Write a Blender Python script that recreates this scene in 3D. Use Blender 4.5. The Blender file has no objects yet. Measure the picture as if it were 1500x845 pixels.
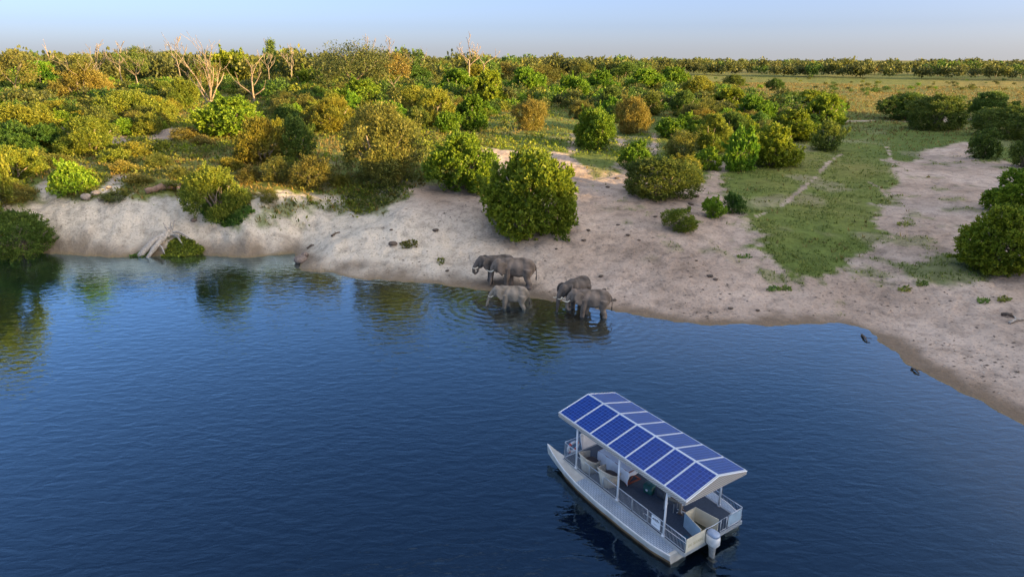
import bpy, bmesh, math, random
import numpy as np
from mathutils import Vector, Matrix, Euler

# ------------------------------------------------------------------ camera, sky, sun
S = bpy.context.scene
COL = S.collection
FPX, CAMH, HORV = 950.0, 17.0, 88.0            # focal length in pixels of the 1500 px frame, drone height
PITCH = math.atan((422.5 - HORV) / FPX)
cam_d = bpy.data.cameras.new('camera'); cam = bpy.data.objects.new('camera', cam_d); COL.objects.link(cam)
cam_d.sensor_width = 36.0; cam_d.lens = 36.0 * FPX / 1500.0
cam_d.clip_start = 0.5; cam_d.clip_end = 30000
cam.location = (0, 0, CAMH); cam.rotation_euler = (math.pi / 2 - PITCH, 0, 0)
S.camera = cam

SUN_AZ, SUN_EL = 119.0, 7.5                    # degrees clockwise from +Y, above the horizon
sx, sy = math.sin(math.radians(SUN_AZ)), math.cos(math.radians(SUN_AZ))
world = bpy.data.worlds.new('World'); S.world = world; world.use_nodes = True
wn = world.node_tree.nodes; wl = world.node_tree.links
sky = wn.new('ShaderNodeTexSky'); sky.sky_type = 'NISHITA'; sky.sun_disc = False
sky.sun_elevation = math.radians(SUN_EL); sky.sun_rotation = math.radians(SUN_AZ)
sky.altitude = 0; sky.air_density = 0.3; sky.dust_density = 2.6; sky.ozone_density = 0.3
bg = wn['Background']; bg.inputs['Strength'].default_value = 0.08
wtc = wn.new('ShaderNodeTexCoord'); wsp = wn.new('ShaderNodeSeparateXYZ'); wl.new(wtc.outputs['Generated'], wsp.inputs[0])
wr = wn.new('ShaderNodeValToRGB')                # pale air along the whole horizon, clear blue overhead
for e, (p, c) in zip([wr.color_ramp.elements[0], wr.color_ramp.elements[1]] + [wr.color_ramp.elements.new(.5) for _ in range(5)],
                     [(0.0, (.198, .206, .226)), (1.0, (.020, .055, .150)), (.045, (.088, .113, .168)), (.10, (.068, .106, .190)), (.32, (.066, .115, .225)), (.52, (.055, .108, .235)), (.72, (.035, .082, .20))]):
    e.position = p; e.color = (*c, 1)
wl.new(wsp.outputs[2], wr.inputs[0])
wsc = wn.new('ShaderNodeVectorMath'); wsc.operation = 'SCALE'; wsc.inputs['Scale'].default_value = 1 / 0.15
wl.new(wr.outputs[0], wsc.inputs[0])
wad = wn.new('ShaderNodeVectorMath'); wad.operation = 'ADD'; wl.new(sky.outputs[0], wad.inputs[0]); wl.new(wsc.outputs[0], wad.inputs[1])
wl.new(wad.outputs[0], bg.inputs[0])
sun_d = bpy.data.lights.new('sun', 'SUN'); sun_d.energy = 5.0; sun_d.angle = math.radians(0.6); sun_d.color = (1.0, 0.66, 0.24)
sun = bpy.data.objects.new('sun', sun_d); COL.objects.link(sun)
ce = math.cos(math.radians(SUN_EL))
sun.rotation_euler = Vector((sx * ce, sy * ce, math.sin(math.radians(SUN_EL)))).to_track_quat('Z', 'Y').to_euler()
sun.location = (0, 0, 80)
S.view_settings.view_transform = 'Standard'; S.view_settings.look = 'None'
S.view_settings.exposure = 1.9; S.view_settings.gamma = 1.0

# ------------------------------------------------------------------ helpers
rng = np.random.default_rng(7); random.seed(7)

def ray(u, v):
    r = (u - 750.0) / FPX; t = (422.5 - v) / FPX
    return np.array([r, math.cos(PITCH) + t * math.sin(PITCH), -math.sin(PITCH) + t * math.cos(PITCH)])

def at_z(u, v, z):
    d = ray(u, v); k = (z - CAMH) / d[2]
    return np.array([d[0] * k, d[1] * k, z])

def put(o, label, cat, group=None, kind=None):
    if label: o['label'] = label
    if cat: o['category'] = cat
    if group: o['group'] = group
    if kind: o['kind'] = kind
    return o

def empty(name, loc, rz=0.0):
    o = bpy.data.objects.new(name, None); COL.objects.link(o)
    o.empty_display_size = 0.3
    o.location = loc; o.rotation_euler = (0, 0, rz); return o

def link(name, me, parent=None):
    o = bpy.data.objects.new(name, me); COL.objects.link(o)
    if parent is not None: o.parent = parent
    return o

class MB:
    """collects boxes, tubes and polygons for ONE mesh"""
    def __init__(s): s.v = []; s.f = []; s.m = []
    def add(s, vs, fs, mi=0):
        b = len(s.v); s.v += [tuple(p) for p in vs]; s.f += [tuple(i + b for i in f) for f in fs]; s.m += [mi] * len(fs)
    def box(s, c, d, mi=0, M=None):
        x, y, z = c; a, b, h = d[0] / 2, d[1] / 2, d[2] / 2
        vs = [Vector((x + i * a, y + j * b, z + k * h)) for i in (-1, 1) for j in (-1, 1) for k in (-1, 1)]
        if M: vs = [M @ p for p in vs]
        s.add(vs, [(0, 1, 3, 2), (4, 6, 7, 5), (0, 4, 5, 1), (2, 3, 7, 6), (0, 2, 6, 4), (1, 5, 7, 3)], mi)
    def tube(s, pts, rad, n=6, mi=0, cap=True):
        pts = [Vector(p) for p in pts]
        if not hasattr(rad, '__len__'): rad = [rad] * len(pts)
        rings = []; prev = None
        for i, p in enumerate(pts):
            t = (pts[min(i + 1, len(pts) - 1)] - pts[max(i - 1, 0)]).normalized()
            if prev is None:
                a = Vector((0, 0, 1)) if abs(t.z) < .9 else Vector((1, 0, 0))
                x = t.cross(a).normalized()
            else:
                x = (prev - t * prev.dot(t)).normalized()
            prev = x; y = t.cross(x)
            rings.append([p + (x * math.cos(2 * math.pi * k / n) + y * math.sin(2 * math.pi * k / n)) * rad[i] for k in range(n)])
        vs = [q for r in rings for q in r]; fs = []
        for i in range(len(pts) - 1):
            for k in range(n):
                fs.append((i * n + k, i * n + (k + 1) % n, (i + 1) * n + (k + 1) % n, (i + 1) * n + k))
        if cap: fs += [tuple(range(n))[::-1], tuple(range((len(pts) - 1) * n, len(pts) * n))]
        s.add(vs, fs, mi)
    def ball(s, c, r, nu=12, nv=8, mi=0, M=None):
        c = Vector(c); vs = []
        if not hasattr(r, '__len__'): r = (r, r, r)
        R = M or Matrix.Identity(3)
        for j in range(nv + 1):
            ph = math.pi * j / nv
            for i in range(nu):
                a = 2 * math.pi * i / nu
                vs.append(c + R @ Vector((r[0] * math.sin(ph) * math.cos(a), r[1] * math.sin(ph) * math.sin(a), r[2] * math.cos(ph))))
        fs = [(j * nu + i, (j + 1) * nu + i, (j + 1) * nu + (i + 1) % nu, j * nu + (i + 1) % nu) for j in range(nv) for i in range(nu)]
        s.add(vs, fs, mi)
    def mesh(s, name, mats, smooth=False):
        me = bpy.data.meshes.new(name); me.from_pydata([tuple(p) for p in s.v], [], s.f)
        for m in (mats if isinstance(mats, (list, tuple)) else [mats]): me.materials.append(m)
        me.polygons.foreach_set('material_index', s.m)
        if smooth: me.polygons.foreach_set('use_smooth', [True] * len(me.polygons))
        me.update(); return me
    def build(s, name, mats, parent=None, smooth=False):
        return link(name, s.mesh(name, mats, smooth), parent)

def np_mesh(name, V, F, mats, smooth=False):
    """V (n,3) F (m,k) numpy, all faces with k corners"""
    me = bpy.data.meshes.new(name); n, k = F.shape
    me.vertices.add(len(V)); me.vertices.foreach_set('co', V.astype(np.float32).ravel())
    me.loops.add(n * k); me.loops.foreach_set('vertex_index', F.astype(np.int32).ravel())
    me.polygons.add(n); me.polygons.foreach_set('loop_start', np.arange(0, n * k, k, dtype=np.int32))
    me.polygons.foreach_set('loop_total', np.full(n, k, dtype=np.int32))
    if smooth: me.polygons.foreach_set('use_smooth', np.ones(n, dtype=bool))
    for m in (mats if isinstance(mats, (list, tuple)) else [mats]): me.materials.append(m)
    me.update(calc_edges=True); me.validate(); return me

# value noise in numpy
_perm = np.random.default_rng(3).random((256, 256))
def vnoise(x, y):
    xi = np.floor(x).astype(int); yi = np.floor(y).astype(int); fx = x - xi; fy = y - yi
    fx = fx * fx * (3 - 2 * fx); fy = fy * fy * (3 - 2 * fy)
    g = lambda a, b: _perm[a & 255, b & 255]
    return (g(xi, yi) * (1 - fx) + g(xi + 1, yi) * fx) * (1 - fy) + (g(xi, yi + 1) * (1 - fx) + g(xi + 1, yi + 1) * fx) * fy
def fbm(x, y, o=4):
    a, t, w = 0, 0, 1.0
    for i in range(o):
        a = a + w * vnoise(x * 2 ** i + 17.3 * i, y * 2 ** i + 5.1 * i); t += w; w *= .5
    return a / t - .5
def sstep(a, b, x):
    t = np.clip((x - a) / (b - a), 0, 1); return t * t * (3 - 2 * t)

# ------------------------------------------------------------------ materials
def mat(name):
    m = bpy.data.materials.new(name); m.use_nodes = True
    nt = m.node_tree; b = nt.nodes['Principled BSDF']; return m, nt, b
def N(nt, t, **kw):
    n = nt.nodes.new(t)
    for k, v in kw.items():
        if k in n.inputs.keys(): n.inputs[k].default_value = v
        else: setattr(n, k, v)
    return n
def ramp(nt, stops):
    r = nt.nodes.new('ShaderNodeValToRGB'); e = r.color_ramp.elements
    while len(e) < len(stops): e.new(.5)
    for i, (p, c) in enumerate(stops):
        e[i].position = p; e[i].color = (c[0], c[1], c[2], 1) if hasattr(c, '__len__') else (c, c, c, 1)
    return r
def mixc(nt, fac, a, b, mode='MIX'):
    n = nt.nodes.new('ShaderNodeMix'); n.data_type = 'RGBA'; n.blend_type = mode
    for sk, v in ((0, fac), (6, a), (7, b)):
        if hasattr(v, 'links') or hasattr(v, 'node'): nt.links.new(v, n.inputs[sk])
        else: n.inputs[sk].default_value = v if sk == 0 else (v[0], v[1], v[2], 1)
    return n.outputs[2]
def simple(name, col, rough=.6, metal=0.0, var=.12, scale=8.0, bump=0.0, spec=None):
    m, nt, b = mat(name)
    tc = N(nt, 'ShaderNodeTexCoord'); no = N(nt, 'ShaderNodeTexNoise', Scale=scale, Detail=4.0)
    nt.links.new(tc.outputs['Object'], no.inputs['Vector'])
    lo = tuple(c * (1 - var) for c in col); hi = tuple(min(1, c * (1 + var)) for c in col)
    r = ramp(nt, [(.3, lo), (.7, hi)]); nt.links.new(no.outputs[0], r.inputs[0]); nt.links.new(r.outputs[0], b.inputs['Base Color'])
    b.inputs['Roughness'].default_value = rough; b.inputs['Metallic'].default_value = metal
    if spec is not None: b.inputs['Specular IOR Level'].default_value = spec
    if bump:
        bm_ = N(nt, 'ShaderNodeBump', Strength=bump, Distance=.02); nt.links.new(no.outputs[0], bm_.inputs['Height']); nt.links.new(bm_.outputs[0], b.inputs['Normal'])
    return m
def leafmat(name, dark, mid, light, hue=.03, trans=.40):
    """leaf colour varies leaf by leaf and plant by plant; thin leaves let some light through"""
    m, nt, b = mat(name)
    g = N(nt, 'ShaderNodeNewGeometry'); oi = N(nt, 'ShaderNodeObjectInfo')
    r = ramp(nt, [(0, dark), (.5, mid), (1, light)]); nt.links.new(g.outputs['Random Per Island'], r.inputs[0])
    hs = N(nt, 'ShaderNodeHueSaturation')
    mr = N(nt, 'ShaderNodeMapRange'); mr.inputs[3].default_value = .5 - hue; mr.inputs[4].default_value = .5 + hue
    nt.links.new(oi.outputs['Random'], mr.inputs[0]); nt.links.new(mr.outputs[0], hs.inputs['Hue'])
    mv = N(nt, 'ShaderNodeMapRange'); mv.inputs[3].default_value = .92; mv.inputs[4].default_value = 1.35
    ml = N(nt, 'ShaderNodeMath', operation='MULTIPLY'); ml.inputs[1].default_value = 7.31
    fr = N(nt, 'ShaderNodeMath', operation='FRACT'); nt.links.new(oi.outputs['Random'], ml.inputs[0]); nt.links.new(ml.outputs[0], fr.inputs[0])
    nt.links.new(fr.outputs[0], mv.inputs[0]); nt.links.new(mv.outputs[0], hs.inputs['Value'])
    tcl = N(nt, 'ShaderNodeTexCoord'); nl = N(nt, 'ShaderNodeTexNoise', Scale=1.6, Detail=2.0); nt.links.new(tcl.outputs['Object'], nl.inputs['Vector'])
    rl = ramp(nt, [(.34, (.80, .88, .85)), (.64, (1.28, 1.14, 1.0))]); nt.links.new(nl.outputs[0], rl.inputs[0])
    nt.links.new(mixc(nt, .9, r.outputs[0], rl.outputs[0], 'MULTIPLY'), hs.inputs['Color']); nt.links.new(hs.outputs[0], b.inputs['Base Color'])
    b.inputs['Roughness'].default_value = .55; b.inputs['Specular IOR Level'].default_value = .25
    tr = N(nt, 'ShaderNodeBsdfTranslucent'); nt.links.new(hs.outputs[0], tr.inputs[0])
    mx = N(nt, 'ShaderNodeMixShader'); mx.inputs[0].default_value = trans
    nt.links.new(b.outputs[0], mx.inputs[1]); nt.links.new(tr.outputs[0], mx.inputs[2])
    nt.links.new(mx.outputs[0], nt.nodes['Material Output'].inputs[0]); return m

M = {}
M['green'] = leafmat('fresh_green_leaf', (.06, .12, .010), (.14, .24, .018), (.22, .30, .03))
M['dark'] = leafmat('dark_green_leaf', (.038, .072, .014), (.075, .135, .022), (.13, .19, .035))
M['olive'] = leafmat('olive_leaf', (.065, .078, .016), (.115, .13, .026), (.19, .185, .042))
M['brown'] = leafmat('russet_leaf', (.13, .112, .022), (.22, .185, .040), (.31, .265, .07), hue=.012)
M['gold'] = leafmat('yellow_green_leaf', (.085, .11, .014), (.16, .185, .022), (.26, .26, .035))
M['far'] = leafmat('woodland_leaf', (.045, .058, .018), (.085, .098, .028), (.13, .135, .038))
M['grass'] = leafmat('meadow_grass', (.09, .14, .028), (.16, .22, .045), (.26, .30, .08), trans=.25)
M['drygrass'] = leafmat('dry_grass', (.11, .10, .025), (.21, .175, .045), (.31, .24, .08), trans=.25)
M['bark'] = simple('pale_dead_wood', (.24, .18, .13), .9, var=.3, scale=5, bump=.3)
M['bark2'] = simple('grey_bark', (.20, .16, .12), .9, var=.35, scale=6, bump=.3)
M['drift'] = simple('weathered_driftwood', (.36, .32, .27), .9, var=.35, scale=7, bump=.4)
M['redwood'] = simple('russet_fallen_wood', (.28, .17, .11), .9, var=.3, scale=5, bump=.3)
M['rock'] = simple('sandstone', (.34, .27, .21), .9, var=.2, scale=4, bump=.5)
M['dung'] = simple('dark_dung', (.10, .075, .055), .95, var=.4, scale=14, bump=.4)
M['mud'] = simple('brown_mud', (.19, .145, .115), .9, var=.3, scale=5, bump=.5)

# ------------------------------------------------------------------ terrain
SHORE_PX = [(-60, 380), (0, 378), (60, 371), (100, 373), (160, 377), (200, 375), (240, 376), (300, 373), (360, 377), (432, 372), (436, 384), (441, 396),
            (480, 400), (530, 408), (580, 411), (640, 416), (700, 424), (760, 433), (820, 442), (870, 452), (905, 457), (960, 466), (1040, 477),
            (1090, 476), (1125, 479), (1180, 474), (1240, 476), (1272, 484), (1284, 499), (1310, 516), (1350, 543), (1400, 569), (1450, 597), (1500, 624), (1560, 668)]
SH = [tuple(at_z(u, v, 0)[:2]) for u, v in SHORE_PX]
SH = [(-3000, 900), (-900, 260), (-300, 110), (-120, 68), (-80, 60)] + SH + [(27, 14), (28, -10), (33, -60), (60, -160), (200, -420), (900, -1500)]
SHN = np.array(SH)
LAND = np.array(SH + [(9000, -9000), (12000, 12000), (-12000, 12000), (-9000, 3000)])

def seg_dist(P, A):
    d = np.full(len(P), 1e18)
    for i in range(len(A) - 1):
        a = A[i]; b = A[i + 1]; ab = b - a; t = np.clip(((P - a) @ ab) / (ab @ ab), 0, 1)
        q = P - a - t[:, None] * ab; d = np.minimum(d, (q * q).sum(1))
    return np.sqrt(d)
def inside(P, A):
    x, y = P[:, 0], P[:, 1]; c = np.zeros(len(P), bool); n = len(A)
    for i in range(n):
        x1, y1 = A[i]; x2, y2 = A[(i + 1) % n]
        if y1 == y2: continue
        k = ((y1 > y) != (y2 > y)) & (x < (x2 - x1) * (y - y1) / (y2 - y1) + x1); c ^= k
    return c
def shore_s(P):
    d = seg_dist(P, SHN); return np.where(inside(P, LAND), d, -d)

S_K = np.array([0, 2, 4, 7, 13, 25, 50, 100, 250, 700, 3000])
AZ_K = np.array([-46, -30, -21, -17.5, -11, -5, 2, 10, 20, 30, 38, 46])
H_T = np.array([
    [0, 1.5, 3.1, 4.4, 5.0, 5.8, 6.6, 7.8, 9, 10, 12],
    [0, 1.6, 3.2, 4.4, 5.0, 5.8, 6.6, 7.8, 9, 10, 12],
    [0, 1.5, 2.9, 4.1, 5.1, 6.0, 6.8, 7.8, 9, 10, 12],
    [0, .9, 2.0, 3.6, 5.2, 6.2, 7.0, 7.8, 9, 10, 12],
    [0, .45, 1.1, 2.5, 5.0, 6.2, 6.8, 7.4, 8.6, 9.5, 11],
    [0, .35, .8, 1.8, 3.6, 5.2, 6.0, 6.8, 8, 9, 10],
    [0, .25, .6, 1.3, 2.9, 4.3, 5.2, 6.2, 7.4, 8, 9],
    [0, .22, .5, 1.0, 2.1, 3.4, 4.4, 5.4, 6.4, 7, 8],
    [0, .2, .42, .8, 1.5, 2.6, 3.7, 4.6, 5.4, 6, 7],
    [0, .2, .4, .75, 1.3, 2.2, 3.2, 4.2, 5.0, 5.5, 7],
    [0, .2, .4, .8, 1.4, 2.4, 3.4, 4.4, 5.2, 5.5, 7],
    [0, .2, .5, .9, 1.6, 2.8, 3.8, 4.8, 5.6, 6, 7]])
# bare unseen rise added right of the frame, crest shaped to shade bank and river
RIDGE = np.array([(-30, -150), (55, -64), (99, -30), (142, 8), (205, 92), (300, 122), (445, 160), (800, 240)])
def hfun(P):
    P = np.asarray(P, float); s = shore_s(P); x, y = P[:, 0], P[:, 1]
    s = s + 1.0 * fbm(x * .4, y * .4, 3) + .45 * fbm(x * 1.6 + 3, y * 1.6, 2)
    s = s + np.where(s > 0, np.minimum(s, 4) / 4 * 1.2 * fbm(x * .23, y * .23, 3), 0)
    az = np.clip(np.degrees(np.arctan2(x, np.maximum(y, 1e-3))), -46, 46)
    az = np.where(y < 1, np.where(x > 0, 46., -46.), az)
    i = np.clip(np.searchsorted(AZ_K, az) - 1, 0, len(AZ_K) - 2); t = (az - AZ_K[i]) / (AZ_K[i + 1] - AZ_K[i]); t = t * t * (3 - 2 * t)
    sp = np.clip(s, 0, 2999); j = np.clip(np.searchsorted(S_K, sp, 'right') - 1, 0, len(S_K) - 2); q = (sp - S_K[j]) / (S_K[j + 1] - S_K[j])
    h = (H_T[i, j] * (1 - q) + H_T[i, j + 1] * q) * (1 - t) + (H_T[i + 1, j] * (1 - q) + H_T[i + 1, j + 1] * q) * t
    amp = sstep(0.3, 8, s)
    h = h + amp * (.9 * fbm(x * .06, y * .06, 3) + .35 * fbm(x * .3, y * .3, 3) + .14 * fbm(x * 1.1, y * 1.1, 2)) + .05 * sstep(0, 1, s) * fbm(x * 1.7, y * 1.7, 2)
    left = sstep(-10, -24, x) * sstep(0.5, 2, s) * sstep(10, 6, s)          # eroded gullies and ledges of the cut bank
    h = h + left * (.8 * fbm(x * .45, y * .2, 3) + .45 * fbm(x * 1.5, y * 1.0, 3))
    far = sstep(150, 500, s); h = h + far * 3 * fbm(x * .006, y * .006, 2)
    under = -np.minimum(4.0, -s * .10 + np.maximum(0, -s - 5) * .22)
    h = np.where(s < 0, under + .03 * fbm(x * 1.5, y * 1.5, 2), np.maximum(h, .015 * np.minimum(s, 1)))
    near = (x > 15) & (y < 220)
    if near.any():
        d = seg_dist(P[near], RIDGE)
        Q = P[near]; bump = (SHADE_RIDGE_H + 6.0 * sstep(122, 98, Q[:, 0]) - 0.8 * sstep(112, 130, Q[:, 0]) * sstep(190, 160, Q[:, 0]) + 5.0 * fbm(Q[:, 0] * .035, Q[:, 1] * .035, 4)) * np.exp(-(d / 26.0) ** 2)  # crest height varied along its length to place the shade edge
        h[near] = np.maximum(h[near], bump * sstep(0, 18, s[near]) + h[near] * (1 - np.exp(-(d / 26.0) ** 2)))
    return h
SHADE_RIDGE_H = 24.0
def hz(x, y): return float(hfun(np.array([[x, y]]))[0])

def hit(u, v):
    """where the sight line through a photograph pixel meets the ground"""
    d = ray(u, v); d = d / np.hypot(d[0], d[1])
    t = np.concatenate([np.linspace(24, 120, 260), np.geomspace(121, 4000, 200)])
    P = np.stack([d[0] * t, d[1] * t], 1); z = CAMH + d[2] * t; g = np.maximum(hfun(P), 0)
    k = np.argmax(z <= g)
    if z[k] > g[k]: k = len(t) - 1
    if k > 0:
        a = (z[k - 1] - g[k - 1]); b = (g[k] - z[k]); f = a / max(a + b, 1e-9); tt = t[k - 1] + (t[k] - t[k - 1]) * f
    else: tt = t[k]
    return np.array([d[0] * tt, d[1] * tt]), tt
def wpoly(px): return np.array([hit(u, v)[0] for u, v in px])

# where grass grows, where the sand is bare (outlines walked on the ground)
UPLAND = wpoly([(-40, 300), (30, 300), (70, 297), (110, 292), (150, 293), (210, 290), (280, 291), (300, 305), (345, 325), (362, 318), (390, 285), (430, 283), (480, 283), (500, 300), (540, 290), (570, 275), (640, 270), (690, 262), (705, 228), (760, 222), (820, 224), (845, 240), (890, 258), (905, 235), (925, 225),
                (960, 240), (1000, 270), (1050, 262), (1062, 300), (1090, 320), (1105, 350), (1120, 385), (1170, 415), (1230, 400), (1275, 375), (1303, 345), (1285, 320), (1292, 285), (1310, 262), (1300, 235), (1345, 238), (1390, 225), (1420, 240), (1470, 235), (1530, 250)])
UPLAND = np.concatenate([UPLAND, [(400, 300), (5000, 3000), (5000, 9000), (-9000, 9000), (-9000, 3000), (-400, 140)]])
SANDS = [wpoly(p) for p in (
    [(45, 278), (75, 258), (85, 280), (80, 292), (50, 290)], [(150, 270), (180, 250), (190, 265), (165, 285), (140, 282)], [(215, 205), (245, 185), (290, 193), (250, 205), (232, 215)],
    [(700, 215), (760, 222), (830, 224), (845, 236), (780, 238), (720, 236)], [(835, 195), (842, 196), (846, 226), (832, 228)],
    [(905, 200), (914, 202), (918, 218), (904, 216)], [(1350, 220), (1420, 207), (1432, 240), (1390, 262), (1330, 250), (1342, 232)],
    [(955, 195), (962, 195), (965, 228), (952, 228)], [(1040, 230), (1062, 240), (1058, 262), (1036, 266)], [(155, 180), (178, 178), (185, 210), (165, 212)])]
PATHS = [(wpoly([(1235, 178), (1290, 177), (1345, 178)]), 1.0), (wpoly([(1375, 178), (1400, 172), (1440, 176)]), 2.2), (wpoly([(1232, 226), (1205, 248), (1180, 272), (1150, 298), (1108, 318)]), .22),
         (wpoly([(1312, 268), (1306, 240), (1300, 215)]), .25), (wpoly([(1265, 262), (1290, 275), (1300, 290)]), .25), (wpoly([(205, 182), (235, 200), (262, 193), (320, 190)]), .7), (wpoly([(160, 280), (178, 290), (185, 300)]), .8)]
GREENS = [wpoly(p) for p in ([(1325, 395), (1400, 375), (1470, 400), (1440, 415), (1360, 415)], [(480, 300), (540, 270), (590, 290), (560, 312), (500, 315)], [(380, 300), (450, 292), (470, 300), (430, 325), (385, 325)], [(1290, 290), (1306, 288), (1310, 300), (1295, 303)], [(860, 225), (890, 230), (900, 250), (870, 262), (850, 245)])]
FADE = wpoly([(1090, 380), (1130, 350), (1220, 390), (1290, 370), (1320, 400), (1300, 425), (1220, 430), (1150, 432), (1100, 415)])

def pdist(P, A):
    """signed distance to a closed outline, positive inside"""
    d = seg_dist(P, np.concatenate([A, A[:1]])); return np.where(inside(P, A), d, -d)
def grass_mask(P):
    x, y = P[:, 0], P[:, 1]; r = np.hypot(x, y)
    wob = 3.4 * fbm(x * .35, y * .35, 4) + 2.6 * fbm(x * 1.3, y * 1.3, 3)
    g = sstep(-.5, .7, pdist(P, UPLAND) + wob)
    for A in SANDS: g = g * (1 - sstep(-.4, .7, pdist(P, A) + wob * .6))
    for A in GREENS: g = np.maximum(g, .8 * sstep(-.8, .6, pdist(P, A) + wob))
    g = np.maximum(g, .55 * sstep(0.0, .9, pdist(P, FADE) * .3 + wob - .25))
    patch = fbm(x * .16 + 9, y * .16, 4)
    g = g * (1 - .35 * sstep(.10, .22, patch) * sstep(180, 90, r))
    g = np.maximum(g, .5 * sstep(.13, .26, fbm(x * .45 + 21, y * .45, 4)) * sstep(6, 16, x) * sstep(48, 56, y))
    for A, w in PATHS: g = g * sstep(w * .5, w * 1.3, seg_dist(P, A) + .25 * wob)
    return np.clip(g, 0, 1)

azs = np.radians(np.concatenate([np.arange(-180, -44, 3.0), np.linspace(-44, 44, 520), np.arange(46, 180, 2.0)]))
rs = np.concatenate([[2, 8, 14, 20], np.geomspace(24, 400, 360), np.geomspace(410, 11000, 44)])
A_, R_ = np.meshgrid(azs, rs); GP = np.stack([(R_ * np.sin(A_)).ravel(), (R_ * np.cos(A_)).ravel()], 1)
gh = hfun(GP); gs = shore_s(GP); gm = grass_mask(GP); gm[gs < .5] = 0
nA, nR = len(azs), len(rs)
ii, jj = np.meshgrid(np.arange(nR - 1), np.arange(nA)); ii = ii.ravel(); jj = jj.ravel(); j2 = (jj + 1) % nA
F = np.stack([ii * nA + jj, ii * nA + j2, (ii + 1) * nA + j2, (ii + 1) * nA + jj], 1)[:, ::-1]
V = np.concatenate([np.concatenate([GP, gh[:, None]], 1), [[0, 0, hz(0.01, 0.01)]]])
M['ground'], nt, b = mat('sandy_ground')
me = np_mesh('ground', V, F, M['ground'], True)
def vattr(name, arr):
    a = me.attributes.new(name, 'FLOAT', 'POINT'); a.data.foreach_set('value', np.concatenate([arr, [0]]).astype(np.float32))
vattr('grass', gm)
gw = gs + 1.0 * fbm(GP[:, 0] * .4, GP[:, 1] * .4, 3) + .45 * fbm(GP[:, 0] * 1.6 + 3, GP[:, 1] * 1.6, 2)
vattr('wet', sstep(.25, -.1, gw)); vattr('mud', np.clip(sstep(2.3, .1, gw + 3.2 * fbm(GP[:, 0] * .45 + 7, GP[:, 1] * .45, 4)), 0, 1) * .85)
vattr('dry', sstep(150, 260, np.hypot(GP[:, 0], GP[:, 1])) * (.12 + .5 * sstep(-.12, .18, fbm(GP[:, 0] * .02, GP[:, 1] * .02, 3))))
vattr('pale', sstep(9, -12, GP[:, 0]) * sstep(15, 6, gs + 4 * fbm(GP[:, 0] * .15, GP[:, 1] * .15, 3)))
ground = link('ground', me); put(ground, 'sandy river bank and grassy plain', None, kind='structure')
def attr(n):
    a = N(nt, 'ShaderNodeAttribute'); a.attribute_name = n; return a.outputs['Fac']
tc = N(nt, 'ShaderNodeTexCoord')
def noise(scale, det=5.0, rough=.6):
    n = N(nt, 'ShaderNodeTexNoise', Scale=scale, Detail=det, Roughness=rough); nt.links.new(tc.outputs['Object'], n.inputs['Vector']); return n.outputs[0]
n1, n2, n3, n4 = noise(.12, 3), noise(.9, 4), noise(5.0, 2), noise(.035, 3)
r1 = ramp(nt, [(.30, (.29, .215, .158)), (.5, (.40, .305, .232)), (.72, (.50, .395, .312))]); nt.links.new(n1, r1.inputs[0])
pale = mixc(nt, attr('pale'), r1.outputs[0], (.55, .475, .37))
r2 = ramp(nt, [(.30, .52), (.52, 1.0), (.75, 1.15)]); nt.links.new(n2, r2.inputs[0])
sand = mixc(nt, .75, pale, r2.outputs[0], 'MULTIPLY')
r3 = ramp(nt, [(.30, .35), (.44, 1.0), (.7, 1.1)]); nt.links.new(n3, r3.inputs[0])
sand = mixc(nt, .55, sand, r3.outputs[0], 'MULTIPLY')
rg = ramp(nt, [(.3, (.085, .125, .024)), (.5, (.13, .165, .034)), (.72, (.21, .195, .052))]); nt.links.new(n4, rg.inputs[0])
rg2 = ramp(nt, [(.3, .6), (.7, 1.2)]); nt.links.new(n2, rg2.inputs[0])
gcol = mixc(nt, .8, rg.outputs[0], rg2.outputs[0], 'MULTIPLY')
gcol = mixc(nt, .5, gcol, r3.outputs[0], 'MULTIPLY')
vs_ = N(nt, 'ShaderNodeTexVoronoi', Scale=2.6); nt.links.new(tc.outputs['Object'], vs_.inputs['Vector'])     # droppings, twigs and hoof marks too small to build
rs_ = ramp(nt, [(.10, .45), (.19, 1.0)]); nt.links.new(vs_.outputs['Distance'], rs_.inputs[0]); sand = mixc(nt, .6, sand, rs_.outputs[0], 'MULTIPLY')
gcol = mixc(nt, attr('dry'), gcol, (.27, .195, .055))
base = mixc(nt, attr('grass'), sand, gcol)
base = mixc(nt, attr('mud'), base, (.15, .108, .07))
base = mixc(nt, attr('wet'), base, (.20, .15, .078))
nt.links.new(base, b.inputs['Base Color']); b.inputs['Roughness'].default_value = .95; b.inputs['Specular IOR Level'].default_value = .15
vo = N(nt, 'ShaderNodeTexVoronoi', Scale=1.7); nt.links.new(tc.outputs['Object'], vo.inputs['Vector'])
ad = N(nt, 'ShaderNodeMath', operation='MULTIPLY_ADD'); ad.inputs[1].default_value = .35; nt.links.new(vo.outputs[0], ad.inputs[0]); nt.links.new(n2, ad.inputs[2])
ad2 = N(nt, 'ShaderNodeMath', operation='MULTIPLY_ADD'); ad2.inputs[1].default_value = .35; nt.links.new(n3, ad2.inputs[0]); nt.links.new(ad.outputs[0], ad2.inputs[2])
bp = N(nt, 'ShaderNodeBump', Strength=.8, Distance=.22); nt.links.new(ad2.outputs[0], bp.inputs['Height']); nt.links.new(bp.outputs[0], b.inputs['Normal'])

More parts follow.
